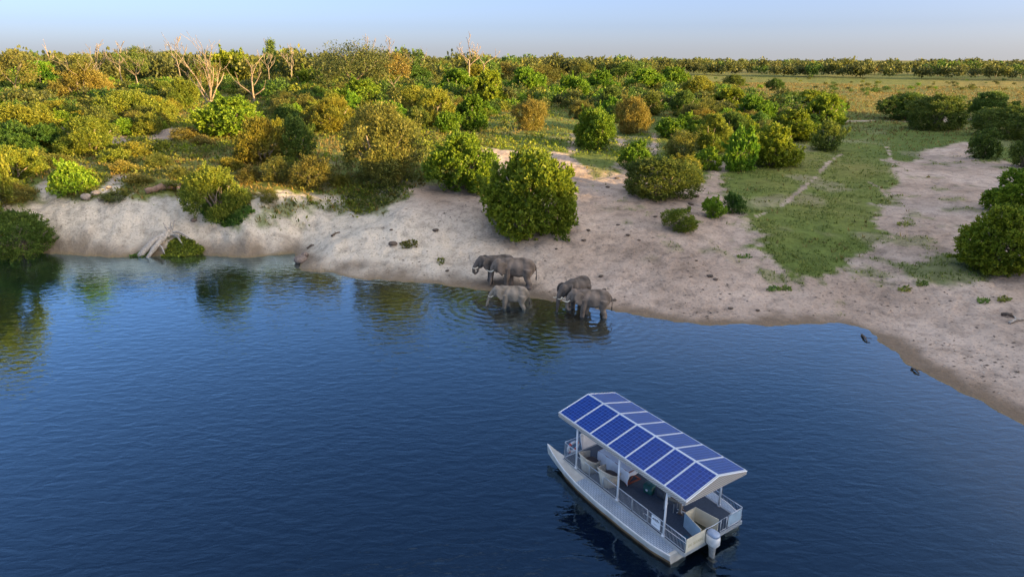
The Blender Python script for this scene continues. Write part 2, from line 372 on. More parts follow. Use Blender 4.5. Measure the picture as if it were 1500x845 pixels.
# ------------------------------------------------------------------ water
RINGS = [(at_z(726, 447, 0)[:2], 1.0), (at_z(826, 462, 0)[:2], 1.0), (at_z(868, 468, 0)[:2], .6)]
M['water'], nt, b = mat('river_water'); nt.nodes.remove(b)
tc = N(nt, 'ShaderNodeTexCoord')
def wnoise(scale, rot, sq, det, dist=0.0):
    mp = N(nt, 'ShaderNodeMapping'); mp.inputs['Rotation'].default_value = (0, 0, math.radians(rot)); mp.inputs['Scale'].default_value = (1, sq, 1)
    nt.links.new(tc.outputs['Object'], mp.inputs[0])
    n = N(nt, 'ShaderNodeTexNoise', Scale=scale, Detail=det, Distortion=dist); nt.links.new(mp.outputs[0], n.inputs['Vector']); return n.outputs[0]
def mth(op, a, b_=None, c=None):
    n = N(nt, 'ShaderNodeMath', operation=op)
    for i, v in enumerate((a, b_, c)):
        if v is None: continue
        if hasattr(v, 'node'): nt.links.new(v, n.inputs[i])
        else: n.inputs[i].default_value = v
    return n.outputs[0]
big = wnoise(.10, 0, 1, 2)
wA = wnoise(1.0, -22, 2.4, 2.0, .5); wB = wnoise(2.3, 28, 2.0, 2.0, .4); wC = wnoise(5.5, -10, 1.6, 1.0)
cal = ramp(nt, [(.38, .08), (.66, 1.0)]); nt.links.new(big, cal.inputs[0])
hsum = mth('ADD', mth('MULTIPLY', wA, .75), mth('MULTIPLY', mth('ADD', mth('MULTIPLY', wB, .40), mth('MULTIPLY', wC, .07)), cal.outputs[0]))
for (c, a) in RINGS:
    vs = N(nt, 'ShaderNodeVectorMath', operation='DISTANCE'); nt.links.new(tc.outputs['Object'], vs.inputs[0]); vs.inputs[1].default_value = (c[0], c[1], 0)
    d = mth('ADD', vs.outputs['Value'], mth('MULTIPLY', wB, .35))
    e = mth('EXPONENT', mth('MULTIPLY', d, -.30))
    hsum = mth('ADD', hsum, mth('MULTIPLY', mth('MULTIPLY', mth('SINE', mth('MULTIPLY', d, 9.0)), e), .42 * a))
bp = N(nt, 'ShaderNodeBump', Strength=.13, Distance=.30); nt.links.new(hsum, bp.inputs['Height'])
fr = N(nt, 'ShaderNodeFresnel', IOR=1.34); nt.links.new(bp.outputs[0], fr.inputs['Normal'])
gl = N(nt, 'ShaderNodeBsdfGlossy', Roughness=.03); nt.links.new(bp.outputs[0], gl.inputs['Normal']); gl.inputs[0].default_value = (.58, .83, 1, 1)
tp = N(nt, 'ShaderNodeBsdfTransparent'); tp.inputs[0].default_value = (.86, .84, .74, 1)
df = N(nt, 'ShaderNodeBsdfDiffuse'); df.inputs[0].default_value = (.004, .014, .040, 1)
m1 = N(nt, 'ShaderNodeMixShader'); m1.inputs[0].default_value = .18; nt.links.new(tp.outputs[0], m1.inputs[1]); nt.links.new(df.outputs[0], m1.inputs[2])
m2 = N(nt, 'ShaderNodeMixShader'); fm = mth('MINIMUM', mth('MULTIPLY', fr.outputs[0], 3.1), 1.0); nt.links.new(fm, m2.inputs[0]); nt.links.new(m1.outputs[0], m2.inputs[1]); nt.links.new(gl.outputs[0], m2.inputs[2])
nt.links.new(m2.outputs[0], nt.nodes['Material Output'].inputs['Surface'])
va = N(nt, 'ShaderNodeVolumeAbsorption', Density=1.1); va.inputs[0].default_value = (.55, .62, .50, 1)
nt.links.new(va.outputs[0], nt.nodes['Material Output'].inputs['Volume'])
mb = MB(); mb.box((0, 0, -5.0), (9000, 9000, 10.0)); water = mb.build('water', M['water']); put(water, 'calm blue river with fine ripples', None, kind='structure')
# ------------------------------------------------------------------ plants
def bush_mesh(name, seed, lobes, nclus, nleaf, leaf, mat_, wild=.35, spread=.55, hz_=1.5, tall=0.0, gap=.0, wide=.5, inner=.25, core=.60, bump=1.0):
    """a crown 2 wide and hz_ high: leaf rosettes over several lobes, twigs' worth of leaves inside, ragged outline"""
    g = np.random.default_rng(seed); C = []; R = []
    C.append((0, 0, hz_ * .40)); R.append((core, core, hz_ * (.42 if core < .7 else .52)))
    for k in range(lobes):
        a = 2 * math.pi * (k + g.random() * .8) / lobes; rr = .44 + .30 * g.random() if core < .7 else .58 + .14 * g.random(); s = (.24 + .20 * g.random()) * bump
        z = hz_ * (.26 + .40 * g.random() + tall * .2); C.append((rr * math.cos(a), rr * math.sin(a), z)); R.append((s, s, min(s * hz_ * .72, z * .98)))
    for k in range(max(3, lobes // 2)):
        a = g.random() * 6.28; rr = .30 * g.random(); s = .24 + .15 * g.random(); C.append((rr * math.cos(a), rr * math.sin(a), hz_ * (.74 + .10 * g.random()))); R.append((s, s, s * .9))
    C = np.array(C); R = np.array(R); w = (R[:, 0] * R[:, 2]); w /= w.sum()
    n = int(nclus * 2.4); li = g.choice(len(C), n, p=w); d = g.normal(size=(n, 3)); d[:, 2] = d[:, 2] * .9 + .12; d /= np.linalg.norm(d, axis=1)[:, None]
    dep = np.where(g.random(n) < inner, .55 + .3 * g.random(n), .84 + .36 * g.random(n) ** 1.7)
    P = C[li] + d * R[li] * dep[:, None]
    keep = P[:, 2] > .02
    for k in range(len(C)):
        q = (((P - C[k]) / R[k]) ** 2).sum(1); keep &= ~((q < .62) & (li != k) & (g.random(n) < .85))
    if gap: keep &= fbm(P[:, 0] * 2.6 + seed, P[:, 2] * 2.6 + P[:, 1] * 1.7, 2) > (gap - .5) * .35
    P = P[keep][:nclus]; d = d[keep][:nclus]
    for k in range(int(10 + lobes * 1.6)):                      # shoots standing out of the crown
        i = g.integers(len(P)); dv = d[i] + np.array([0, 0, .7]) + g.normal(size=3) * .3; dv /= np.linalg.norm(dv); L_ = .12 + .22 * g.random(); t_ = np.linspace(.1, 1, 7)[:, None]
        P = np.concatenate([P, P[i] + dv * t_ * L_]); d = np.concatenate([d, np.repeat(dv[None], 7, 0)])
    m = len(P)
    cl = np.repeat(np.arange(m), nleaf); nn = len(cl)
    dirs = d[cl] * (.55) + g.normal(size=(nn, 3)) * spread + np.array([0, 0, .28]); dirs /= np.linalg.norm(dirs, axis=1)[:, None]
    ln = leaf * (.65 + .7 * g.random(nn)); b0 = P[cl] + g.normal(size=(nn, 3)) * leaf * wild
    sd = np.cross(dirs, g.normal(size=(nn, 3))); sd /= np.linalg.norm(sd, axis=1)[:, None]; up = np.cross(sd, dirs)
    tip = b0 + dirs * ln[:, None]; mid = b0 + dirs * (ln * .5)[:, None] + up * (ln * .12)[:, None]
    wv = sd * (ln * wide * .5)[:, None]
    V = np.stack([b0, mid - wv, tip, mid + wv], 1).reshape(-1, 3); V[:, :2] /= np.percentile(np.hypot(V[:, 0], V[:, 1]), 96.5); V[:, 2] = np.maximum(V[:, 2] * hz_ / np.percentile(V[:, 2], 98.5), .0)
    F = np.arange(nn * 4).reshape(-1, 4)
    return np_mesh(name, V, F, mat_)

def stem_mesh(name, seed, mat_, n=6, h=1.5, r0=.045):
    g = random.Random(seed); mb = MB()
    for k in range(n):
        a = 2 * math.pi * (k + g.random() * .6) / n; rr = .45 + .3 * g.random(); top = h * (.45 + .35 * g.random())
        p0 = Vector((.06 * math.cos(a), .06 * math.sin(a), -.12)); p1 = Vector((rr * .4 * math.cos(a), rr * .4 * math.sin(a), top * .45)); p2 = Vector((rr * math.cos(a + .3), rr * math.sin(a + .3), top))
        mb.tube([p0, p1, p2], [r0, r0 * .7, r0 * .25], 5)
        q = p1 + Vector((g.uniform(-.3, .3), g.uniform(-.3, .3), top * .4)); mb.tube([p1, q], [r0 * .5, r0 * .15], 4)
    return mb.mesh(name, mat_, True)

BM = {}          # kind -> size class -> list of crown meshes
specs = {  # kind: (material, leaf scale, spread, wide, gap, wild)
    'green': ('green', 1.0, .50, .62, .10, .30), 'dark': ('dark', .85, .60, .50, .12, .45), 'olive': ('olive', .80, .72, .38, .10, .8),
    'brown': ('brown', .80, .66, .46, .14, .7), 'gold': ('gold', .85, .60, .50, .20, .5)}
sd_ = 10
for k, (mk, ls, sp, wd, gp, wi) in specs.items():
    BM[k] = {}
    for cls, (ncl, nl, lf, cnt) in {'big': (2000, 11, .072, 3), 'mid': (800, 9, .105, 4), 'small': (380, 8, .165, 3)}.items():
        BM[k][cls] = []
        for q in range(cnt):
            sd_ += 1
            BM[k][cls].append(bush_mesh(k + '_crown', sd_, 8 + (sd_ % 5), ncl, nl, lf * ls, M[mk], wi, sp, 1.5, wide=wd, gap=gp))
DOME = {k: bush_mesh(k + '_dome', 300 + i, 16, 2600, 11, .070 * specs[k][1], M[specs[k][0]], specs[k][5], specs[k][2], 1.5, wide=specs[k][3], core=.72, bump=1.1, inner=.18) for i, k in enumerate(('green', 'dark'))}
STEMS = [stem_mesh('stems', 90 + k, M['bark2']) for k in range(3)]

plants = []      # (x, y, r) already taken
def plant(name, cat, label, group, x, y, r, h, kind, parts, cls=None, rz=None, sink=.06, dome=False):
    cls = cls or ('big' if r > 2.6 else 'mid' if r > 1.15 else 'small')
    ms = BM[kind][cls]; me = DOME[kind] if dome else ms[random.randrange(len(ms))]
    z = hz(x, y); g4 = min(z, hz(x + r * .5, y), hz(x - r * .5, y), hz(x, y - r * .5)); z = max((z + max(g4, z - .8)) / 2 - sink * h, -.05)
    rz = random.uniform(0, 6.28) if rz is None else rz; sc = (r * random.uniform(.95, 1.1), r * random.uniform(.85, 1.1), h / 1.5 * 1.04)
    if parts:
        o = empty(name, (x, y, z), rz)
        c = link('foliage', me, o); c.scale = sc
        s = link('stems', STEMS[random.randrange(3)], o); s.scale = sc
    else:
        o = link(name, me); o.location = (x, y, z); o.rotation_euler = (0, 0, rz); o.scale = sc
    put(o, label, cat, group); plants.append((x, y, r)); return o

def from_px(u, v, w, hp, wide=.45):
    """ground spot, radius and height of a plant from its foot, width and height in the photograph"""
    p, t = hit(u, v); dist = math.hypot(t, CAMH - hz(*p)); r = w * dist / (2 * FPX)
    q = p * (1 + r * wide / t); t2 = np.hypot(*q); d = ray(u, v - hp); ztop = CAMH + d[2] / np.hypot(d[0], d[1]) * t2
    return q[0], q[1], r, max(ztop - hz(q[0], q[1]), r * .55)

# the plants one can point to: (foot u, foot v, width, height, kind, label)
ONE = [
 (780, 347, 147, 126, 'green', 'largest round bright green bush, alone on the sand above the elephants'),
 (682, 283, 104, 88, 'green', 'wide green bush with lit top beside the largest bush, towards the cut bank'),
 (560, 268, 130, 116, 'olive', 'tall shaggy olive bush drooping over the top of the sandy slope'),
 (967, 293, 104, 62, 'dark', 'low wide dark green bush on bare sand between two trodden paths'),
 (1000, 262, 48, 34, 'gold', 'yellow topped bush rising behind the low wide dark bush'),
 (994, 341, 56, 37, 'gold', 'small yellow green bush alone on bare sand'),
 (1046, 321, 37, 32, 'green', 'small round green bush at the edge of the meadow, beside a darker one'),
 (1074, 314, 32, 31, 'dark', 'small dark bush at the meadow edge beside a round green one'),
 (931, 248, 43, 41, 'green', 'compact green bush in front of two narrow trodden paths'),
 (870, 220, 62, 60, 'green', 'upright green bush with a gold top beside a pale narrow path'),
 (927, 196, 57, 53, 'brown', 'rounded russet gold bush standing out among green bushes'),
 (979, 204, 42, 31, 'green', 'low green bush between the russet gold bush and a brown scrubby one'),
 (996, 235, 50, 42, 'olive', 'scrubby brownish bush behind the low wide dark bush'),
 (1036, 251, 37, 35, 'green', 'small leafy green bush by the dip in the path'),
 (1040, 222, 50, 54, 'gold', 'yellow green bush between the scrubby brown bush and the tall meadow bush'),
 (1082, 252, 46, 64, 'green', 'tall narrow leafy bush at the upper end of the meadow'),
 (1128, 246, 70, 62, 'green', 'broad leafy bush at the upper end of the meadow'),
 (1212, 222, 40, 45, 'dark', 'upright dark bush at the end of the thicket beside the open grass'),
 (1330, 177, 70, 40, 'dark', 'dark rounded bush behind the sandy track, touching a larger one'),
 (1367, 191, 72, 51, 'dark', 'large dark rounded bush standing in front of the sandy track'),
 (1446, 177, 55, 42, 'dark', 'dark bush with a yellowish tip behind the sandy track'),
 (1480, 203, 78, 46, 'dark', 'broad dark bush on the grass near the end of the sandy track'),
 (1438, 233, 40, 43, 'dark', 'small rounded dark bush above the bare sandy gully'),
 (1500, 247, 44, 42, 'dark', 'dark bush above the bright bushes of the sandy slope'),
 (1490, 318, 78, 68, 'green', 'green bush behind the bright one on the bare sandy slope'),
 (1456, 402, 108, 99, 'green', 'bright leafy bush at the foot of the bare sandy slope, with a grassy skirt'),
 (28, 373, 76, 66, 'dark', 'dense dark green bush overhanging the water at the foot of the cut bank'),
 (108, 286, 50, 54, 'green', 'round green bush on top of the cut bank beside pale boulders'),
 (322, 326, 84, 84, 'gold', 'ragged yellow green bush spilling down the cut bank'),
 (132, 226, 76, 54, 'gold', 'rounded golden bush behind the green bush on the cut bank'),
 (36, 222, 84, 68, 'gold', 'large golden bush above the dark bush at the water'),
 (345, 204, 92, 62, 'green', 'broad green and gold bush at the foot of two bare trees'),
 (386, 240, 74, 68, 'gold', 'yellowish gold bush in front of the broad green bush'),
 (438, 234, 58, 64, 'dark', 'grey green rounded bush beside the yellowish gold one'),
 (410, 269, 46, 38, 'olive', 'small shaggy olive bush at the top of the cut bank'),
 (460, 280, 60, 52, 'olive', 'drooping yellowish bush at the brink of the sandy slope'),
 (490, 196, 70, 52, 'gold', 'pale golden bush behind the shaggy olive bush'),
 (532, 165, 78, 48, 'green', 'bright yellow green bush in front of the broad spreading tree'),
 (120, 152, 74, 54, 'brown', 'reddish brown bush behind the golden ones on the cut bank'),
 (691, 192, 50, 51, 'green', 'rounded bright green bush at the edge of a grassy clearing'),
 (776, 192, 54, 44, 'brown', 'brownish dome shaped bush alone in the grassy clearing'),
 (1135, 133, 21, 17, 'dark', 'lone dark round bush out on the open golden grass'),
]
for u, v, w, hp, kd, lab in ONE:
    x, y, r, h = from_px(u, v, w, hp, .12 if u < 40 and v > 350 else .45); plant('bush', 'bush', lab, None, x, y, r, h, kd, True, dome=(u, v) in ((780, 347), (967, 293), (1456, 402), (28, 373), (1367, 191), (1480, 203)))

LM = [(hit(u, v)[0], t) for u, v, t in ((312, 168, 'the many stemmed pale tree'), (373, 153, 'the bare tree with the leafy tuft'), (519, 118, 'the broad spreading tree'), (776, 192, 'the brownish dome in the clearing'), (687, 108, 'the tall forked bare tree'), (927, 196, 'the russet gold bush'), (1135, 133, 'the lone bush on open grass'), (120, 152, 'the reddish brown bush'), (36, 222, 'the large golden bush'), (1128, 246, 'the broad leafy meadow bush'), (700, 180, 'the grassy clearing'), (870, 220, 'the pale narrow path'), (16, 140, 'the bare leaning trunk'), (450, 120, 'the skyline bare tree'), (600, 112, 'the flat crowned skyline tree'), (1000, 125, 'the open golden grass'), (200, 112, 'the skyline crowns'))]
def lab_of(kd, x, y, r):
    near = min(LM, key=lambda q: (q[0][0] - x) ** 2 + (q[0][1] - y) ** 2)[1]
    return ('small ' if r < 1.75 else 'large ' if r > 2.5 else 'medium ') + {'green': 'bright green leafy', 'dark': 'dark green', 'olive': 'loose olive', 'brown': 'russet', 'gold': 'yellow green'}[kd] + ' bush in the thicket by ' + near
for azd, dd_, r_, h_, kd, lb in ((-40.6, 77, 3.5, 10.2, 'gold', 'tallest golden bush on the cut bank, mirrored in the water'), (-43.5, 80, 3.6, 9.0, 'olive', 'tall olive bush beside the tallest golden one on the cut bank')):
    plant('bush', 'bush', lb, None, dd_ * math.sin(math.radians(azd)), dd_ * math.cos(math.radians(azd)), r_, h_, kd, True)
G_TH = 'bushes of the thicket on the plain'
LAB = {'green': 'bright green leafy bush within the dense thicket on the plain', 'dark': 'dark green rounded bush within the dense thicket on the plain',
       'olive': 'loose olive bush within the dense thicket on the plain', 'brown': 'russet brown bush within the dense thicket on the plain', 'gold': 'yellow green bush within the dense thicket on the plain'}
MORE = [(1160, 207, 62, 46, 'green'), (1203, 190, 52, 50, 'green'), (1100, 187, 60, 46, 'green'), (1066, 167, 52, 36, 'green'), (1150, 166, 52, 30, 'dark'), (1186, 166, 50, 32, 'green'), (1212, 172, 40, 32, 'gold'),
        (410, 205, 40, 30, 'gold'), (192, 188, 74, 54, 'gold'), (270, 160, 44, 44, 'gold'), (230, 175, 44, 34, 'gold'), (20, 265, 64, 52, 'gold'), (455, 140, 48, 38, 'green'), (470, 152, 36, 24, 'dark'), (340, 128, 64, 52, 'green'),
        (642, 182, 60, 50, 'gold'), (655, 197, 38, 32, 'green'), (716, 157, 54, 52, 'green'), (770, 143, 54, 42, 'green'), (836, 152, 46, 40, 'green'), (610, 170, 70, 44, 'gold'), (670, 145, 56, 42, 'green'), (880, 144, 52, 40, 'green'),
        (945, 138, 54, 36, 'green'), (985, 134, 58, 34, 'green'), (1020, 146, 50, 34, 'gold'), (1075, 128, 30, 18, 'dark'), (895, 165, 50, 36, 'dark'), (950, 170, 52, 34, 'dark'), (1000, 172, 50, 38, 'dark'), (1070, 205, 46, 40, 'dark'), (1035, 185, 50, 40, 'olive'),
        (62, 140, 60, 48, 'green'), (28, 150, 60, 44, 'dark'), (165, 130, 56, 42, 'olive'), (205, 110, 60, 38, 'olive'), (255, 112, 50, 36, 'dark'), (85, 182, 54, 34, 'gold'), (58, 200, 50, 32, 'gold'), (300, 130, 50, 40, 'olive'), (420, 112, 54, 34, 'olive'), (560, 135, 60, 36, 'gold'), (605, 130, 50, 36, 'dark'), (505, 158, 50, 36, 'olive'),
        (580, 200, 60, 34, 'gold'), (240, 150, 44, 30, 'gold'), (20, 300, 44, 34, 'olive'), (395, 300, 34, 24, 'olive'), (700, 130, 50, 34, 'gold'), (735, 125, 50, 32, 'olive'), (800, 128, 48, 32, 'olive'), (855, 122, 48, 30, 'olive'), (915, 122, 50, 30, 'dark'), (650, 120, 48, 30, 'olive'), (905, 180, 36, 28, 'dark'), (850, 175, 40, 26, 'olive')]
for u, v, w, hp, kd in MORE:
    x, y, r, h = from_px(u, v, w, hp); plant('bush', 'bush', lab_of(kd, x, y, r), G_TH, x, y, r, h, kd, w > 44)

# the rest of the thicket, filled in where the ground is still free
THICK = [wpoly(p) for p in (
    [(-30, 210), (-30, 92), (140, 90), (330, 92), (470, 92), (640, 94), (800, 97), (960, 100), (1000, 118), (1010, 160), (900, 175), (830, 160), (760, 165), (700, 175), (600, 190), (560, 180), (430, 200), (400, 150), (300, 140), (220, 200), (120, 200), (60, 240)],
    [(1000, 150), (1050, 130), (1110, 150), (1215, 150), (1220, 180), (1130, 215), (1060, 215), (1010, 200)])]
keepers = [hit(u, v)[0] for u, v in ((80, 138), (78, 145), (312, 172), (300, 185), (373, 160), (519, 124), (372, 152))]; plants += [(k_[0], k_[1], 2.2) for k_ in keepers]
fill_pts = []
for k in range(5200):
    az = math.radians(random.uniform(-42, 27)); t = 75 * (400 / 75) ** random.random(); p = np.array([t * math.sin(az), t * math.cos(az)]); P1 = p[None, :]
    if not (inside(P1, THICK[0])[0] or inside(P1, THICK[1])[0]): continue
    r = random.uniform(1.3, 2.7) * (1.0 if t < 160 else 1.25)
    tk = np.array(plants); d = np.hypot(tk[:, 0] - p[0], tk[:, 1] - p[1])
    if (d < (tk[:, 2] + r) * .54).any(): continue
    fill_pts.append((p[0], p[1], r, t)); plants.append((p[0], p[1], r))
fill_pts.sort(key=lambda q: q[3])
W_L = ['green', 'dark', 'olive', 'gold', 'brown']
for i, (x, y, r, t) in enumerate(fill_pts[:200]):
    lf = min(max((x / max(y, 1)) + .3, 0), 1)
    kd = random.choices(W_L, [.30 + .2 * lf, .14 + .1 * lf, .26 - .1 * lf, .26, .04])[0]
    plant('bush', 'bush', lab_of(kd, x, y, r), G_TH, x, y, r, r * random.uniform(1.15, 1.6), kd, False); plants.pop()
print('thicket fill', len(fill_pts))

# low golden scrub between the bushes on the cut bank
SCRUB = [(165, 240, 40, 22), (185, 255, 34, 20), (205, 230, 36, 22), (235, 245, 34, 20), (265, 262, 30, 18), (120, 262, 34, 20), (150, 215, 32, 20), (60, 245, 40, 26), (205, 272, 34, 18), (172, 294, 40, 18), (300, 262, 34, 20), (255, 280, 34, 16), (420, 250, 30, 20), (365, 268, 40, 24), (340, 250, 36, 20), (235, 222, 30, 18), (275, 205, 40, 18), (300, 215, 36, 16), (95, 245, 30, 18), (15, 285, 36, 24), (445, 215, 30, 18), (500, 275, 30, 18), (632, 255, 26, 16)]
for u, v, w, hp in SCRUB:
    x, y, r, h = from_px(u, v, w, hp); kd = random.choice(['gold', 'gold', 'olive', 'brown'])
    plant('low_shrub', 'shrub', 'low ' + {'gold': 'golden', 'olive': 'olive', 'brown': 'russet'}[kd] + ' scrub between the bushes on top of the cut bank', 'low scrub on top of the cut bank', x, y, r, h, kd, False, 'small')

# ------------------------------------------------------------------ trees
def spot(u, v, dist):
    if dist is None: return hit(u, v)
    d = ray(u, v); d = d[:2] / np.hypot(d[0], d[1]); return d * dist, dist
MINR = .045
def limb(mb, p, d, L, r, g, depth, tips, up=.15, n=5, bend=.26):
    r = max(r, MINR); pts = [p]; rad = [r]; q = Vector(p); dd = Vector(d).normalized()
    for k in range(4):
        dd = (dd + Vector((g.uniform(-bend, bend), g.uniform(-bend, bend), g.uniform(-bend, bend) + up * .5))).normalized(); q = q + dd * L / 4
        pts.append(q.copy()); rad.append(max(r * (1 - .13 * (k + 1)), MINR * .8))
    mb.tube(pts, rad, n); tips.append((pts[-1].copy(), dd.copy()))
    if depth > 0:
        for k in range(g.choice((2, 2, 3))):
            i = g.choice((2, 3, 4)); a = Vector((g.uniform(-1, 1), g.uniform(-1, 1), g.uniform(-.2, .9)))
            limb(mb, pts[i], (dd * .9 + a * .8), L * g.uniform(.5, .72), rad[i] * .72, g, depth - 1, tips, up, max(3, n - 1), bend)

def dead_tree(u, v, hp, label, seed, trunk_r, limbs, trunk_frac=.45, lean=(0, 0), depth=2, mat_='bark', group=None, name='dead_tree', twist=.09, dist=None):
    """bare tree: trunk and each main limb with its twigs a mesh of its own"""
    p, t = spot(u, v, dist); d = ray(u, v - hp); H = CAMH + d[2] / np.hypot(d[0], d[1]) * t - hz(*p); z = hz(*p)
    g = random.Random(seed); o = empty(name, (p[0], p[1], z)); put(o, label, 'tree', group)
    mb = MB(); pts = []; n = 5; q = Vector((0, 0, -.3)); dv = Vector((lean[0], lean[1], 1)).normalized(); ht = H * trunk_frac
    for k in range(n + 1):
        pts.append(q.copy()); q = q + (dv + Vector((g.uniform(-twist, twist), g.uniform(-twist, twist), 0))) * (ht + .3) / n
    rad = [trunk_r * (1.25 if k == 0 else 1 - .09 * k) for k in range(n + 1)]
    mb.tube(pts, rad, 8); mb.build('trunk', M[mat_], o, True); tips = []
    for (a, el, fr, sz) in limbs:
        m2 = MB(); k = min(n, max(1, int(round(fr * n)))); e = math.radians(el); a = math.radians(a)
        limb(m2, pts[k], (math.cos(a) * math.cos(e), math.sin(a) * math.cos(e), math.sin(e)), H * sz, rad[k] * .70, g, depth, tips)
        m2.build('limb', M[mat_], o, True)
    mz = max(q[0].z for q in tips) if tips else H; k = H / max(mz, .1); o.scale = (min(k, 1.15), min(k, 1.15), k)
    return o, H, tips, pts

def leaf_blobs(name, blobs, seed, mat_, parent, per=90, leaf=.22, flat=.55):
    g = np.random.default_rng(seed); Vs = []
    for (c, r) in blobs:
        n = int(per); d = g.normal(size=(n, 3)); d /= np.linalg.norm(d, axis=1)[:, None]
        P = np.array(c) + d * np.array([r, r, r * flat]) * (g.random(n) ** .4)[:, None] * (1 + .15 * g.normal(size=(n, 1)))
        dr = d * .5 + g.normal(size=(n, 3)) * .7; dr /= np.linalg.norm(dr, axis=1)[:, None]
        s = np.cross(dr, g.normal(size=(n, 3))); s /= np.linalg.norm(s, axis=1)[:, None]; L = leaf * (.6 + .8 * g.random((n, 1)))
        Vs.append(np.stack([P, P + dr * L * .5 - s * L * .28, P + dr * L, P + dr * L * .5 + s * L * .28], 1).reshape(-1, 3))
    V = np.concatenate(Vs); return link(name, np_mesh(name, V, np.arange(len(V)).reshape(-1, 4), mat_), parent)

dead_tree(82, 128, 71, 'bare pale tree with a long level side branch behind the reddish bush', 3, .58, [(8, 4, .55, .42), (170, 25, .35, .24), (200, 70, 1, .30), (20, 60, .8, .22), (190, 20, .9, .16)], .75, (.03, 0), 1)
o, H, tips, pts = dead_tree(312, 168, 121, 'many stemmed pale tree with bare upper limbs and thin leaves', 5, .38, [(150, 62, .8, .55), (120, 72, 1, .62), (40, 74, 1, .62), (75, 80, 1, .58), (165, 52, .6, .46), (20, 68, .9, .5), (-60, 75, 1, .5)], .2, (-.08, 0), 2, twist=.1)
leaf_blobs('thin_leaves', [((random.uniform(-2.6, 1.8), random.uniform(-1.5, 1.5), H * random.uniform(.42, .68)), 1.2) for k in range(16)], 4, M['brown'], o, 60, .20, .7)
o, H, tips, pts = dead_tree(373, 153, 84, 'bare pale tree with one dark leafy tuft on its tallest limb', 8, .28, [(170, 55, .5, .45), (150, 66, .8, .42), (10, 40, .8, .34), (85, 84, 1, .52), (15, 25, .5, .28), (60, 60, 1, .3)], .42, (.02, 0), 1, twist=.06)
top = max(tips, key=lambda q: q[0].z)[0]
M_tuft = M['dark']
leaf_blobs('leafy_tuft', [(top + Vector((random.uniform(-.5, .5), random.uniform(-.5, .5), random.uniform(-.9, 1.1))), .85) for k in range(9)], 9, M_tuft, o, 130, .3, 1.0)
dead_tree(16, 132, 44, 'bare leaning trunk beside the dark gap in the golden bushes', 12, .22, [(150, 60, 1, .3), (60, 70, 1, .2)], .8, (-.25, 0), 0)
MINR = .085
dead_tree(687, 96, 50, 'tall bare tree with wide forked limbs above the horizon wood', 21, .42, [(150, 50, .75, .30), (25, 48, .9, .30), (70, 68, 1, .32), (170, 35, 1, .24), (5, 35, 1, .22)], .58, (.02, 0), 2, dist=230)
dead_tree(709, 96, 26, 'short bare trunk with a few twigs beside the tall forked tree', 22, .32, [(20, 40, 1, .4), (150, 50, 1, .35)], .6, (0, 0), 1, dist=228)
for u, v, hp, seed, lb in ((145, 86, 28, 31, 'thin bare tree against the sky behind the reddish bush'), (172, 86, 26, 32, 'bare twiggy tree beside a round crowned tree on the skyline'), (391, 90, 34, 33, 'bare forked tree on the skyline beside the tree with the leafy tuft'), (422, 88, 24, 34, 'small bare tree alone on the skyline between two larger ones'), (538, 92, 42, 35, 'bare branching tree rising behind the broad spreading tree'), (560, 92, 40, 36, 'second bare branching tree rising behind the broad spreading tree'), (262, 92, 40, 37, 'bare branching tree on the skyline behind the many stemmed tree')):
    dead_tree(u, v, hp, lb, seed, .21, [(160, 58, .8, .26), (30, 55, .9, .28), (80, 75, 1, .32), (190, 40, 1, .22), (10, 62, 1, .26)], .62, (random.uniform(-.1, .1), 0), 2, 'bark2', dist=205 + 3 * (seed - 31))

MINR = .045
def live_tree(u, v, wp, hp, label, seed, kind, trunk=.4, flat=.6, group=None, name='tree', leaf=None, per=120, nb=26, dist=None):
    p, t = spot(u, v, dist); d = ray(u, v - hp); Ht = CAMH + d[2] / np.hypot(d[0], d[1]) * t - hz(*p); r = wp * t / (2 * FPX); g = random.Random(seed)
    o = empty(name, (p[0], p[1], hz(*p))); put(o, label, 'tree', group); mb = MB(); tips = []
    pts = [Vector((0, 0, -.3)), Vector((g.uniform(-.3, .3), 0, Ht * trunk * .5)), Vector((g.uniform(-.5, .5), 0, Ht * trunk))]; tr = max(.12, Ht * (.035 if trunk == .34 else .012))
    mb.tube(pts, [tr * 1.25, tr, tr * .8], 8); mb.build('trunk', M['bark' if trunk == .34 else 'bark2'], o, True)
    m2 = MB()
    for k in range(5):
        a = k * 1.26 + g.random(); limb(m2, pts[2], (math.cos(a), math.sin(a), .8), Ht * .4, tr * .5, g, 1, tips)
    m2.build('limbs', M['bark' if trunk == .34 else 'bark2'], o, True); bl = []
    for k in range(nb):
        a = g.random() * 6.28; q = math.sqrt(g.random()) * .82; zz = Ht * (1 - (1 - trunk) * (.18 + .55 * g.random()) ) - Ht * .30 * q * q * (flat)
        bl.append(((r * q * math.cos(a), r * q * math.sin(a), zz), r * g.uniform(.2, .36)))
    leaf_blobs('crown', bl, seed, M[kind], o, per, leaf or max(.3, r * .075), .7); return o
live_tree(519, 118, 116, 60, 'broad spreading tree with a gnarled forked trunk, taller than the bushes', 51, 'far', .34, .7, nb=60, per=170, leaf=.42, dist=165)
live_tree(578, 116, 52, 44, 'olive crowned tree touching the broad spreading tree', 52, 'brown', .3, .8, nb=26, per=140, leaf=.4, dist=172)
live_tree(611, 90, 22, 24, 'small flat crowned tree standing clear of the skyline', 53, 'dark', .5, .4, nb=14, dist=240)
live_tree(18, 100, 52, 37, 'large round crowned tree on the skyline above the golden bushes', 54, 'olive', .35, .8, nb=30, dist=185)
live_tree(116, 98, 34, 33, 'round russet crowned tree on the skyline beside thin bare twigs', 55, 'olive', .4, .6, nb=20, dist=190)
live_tree(196, 98, 36, 38, 'dark crowned tree on the skyline behind the olive bushes', 56, 'dark', .4, .7, nb=20, dist=195)

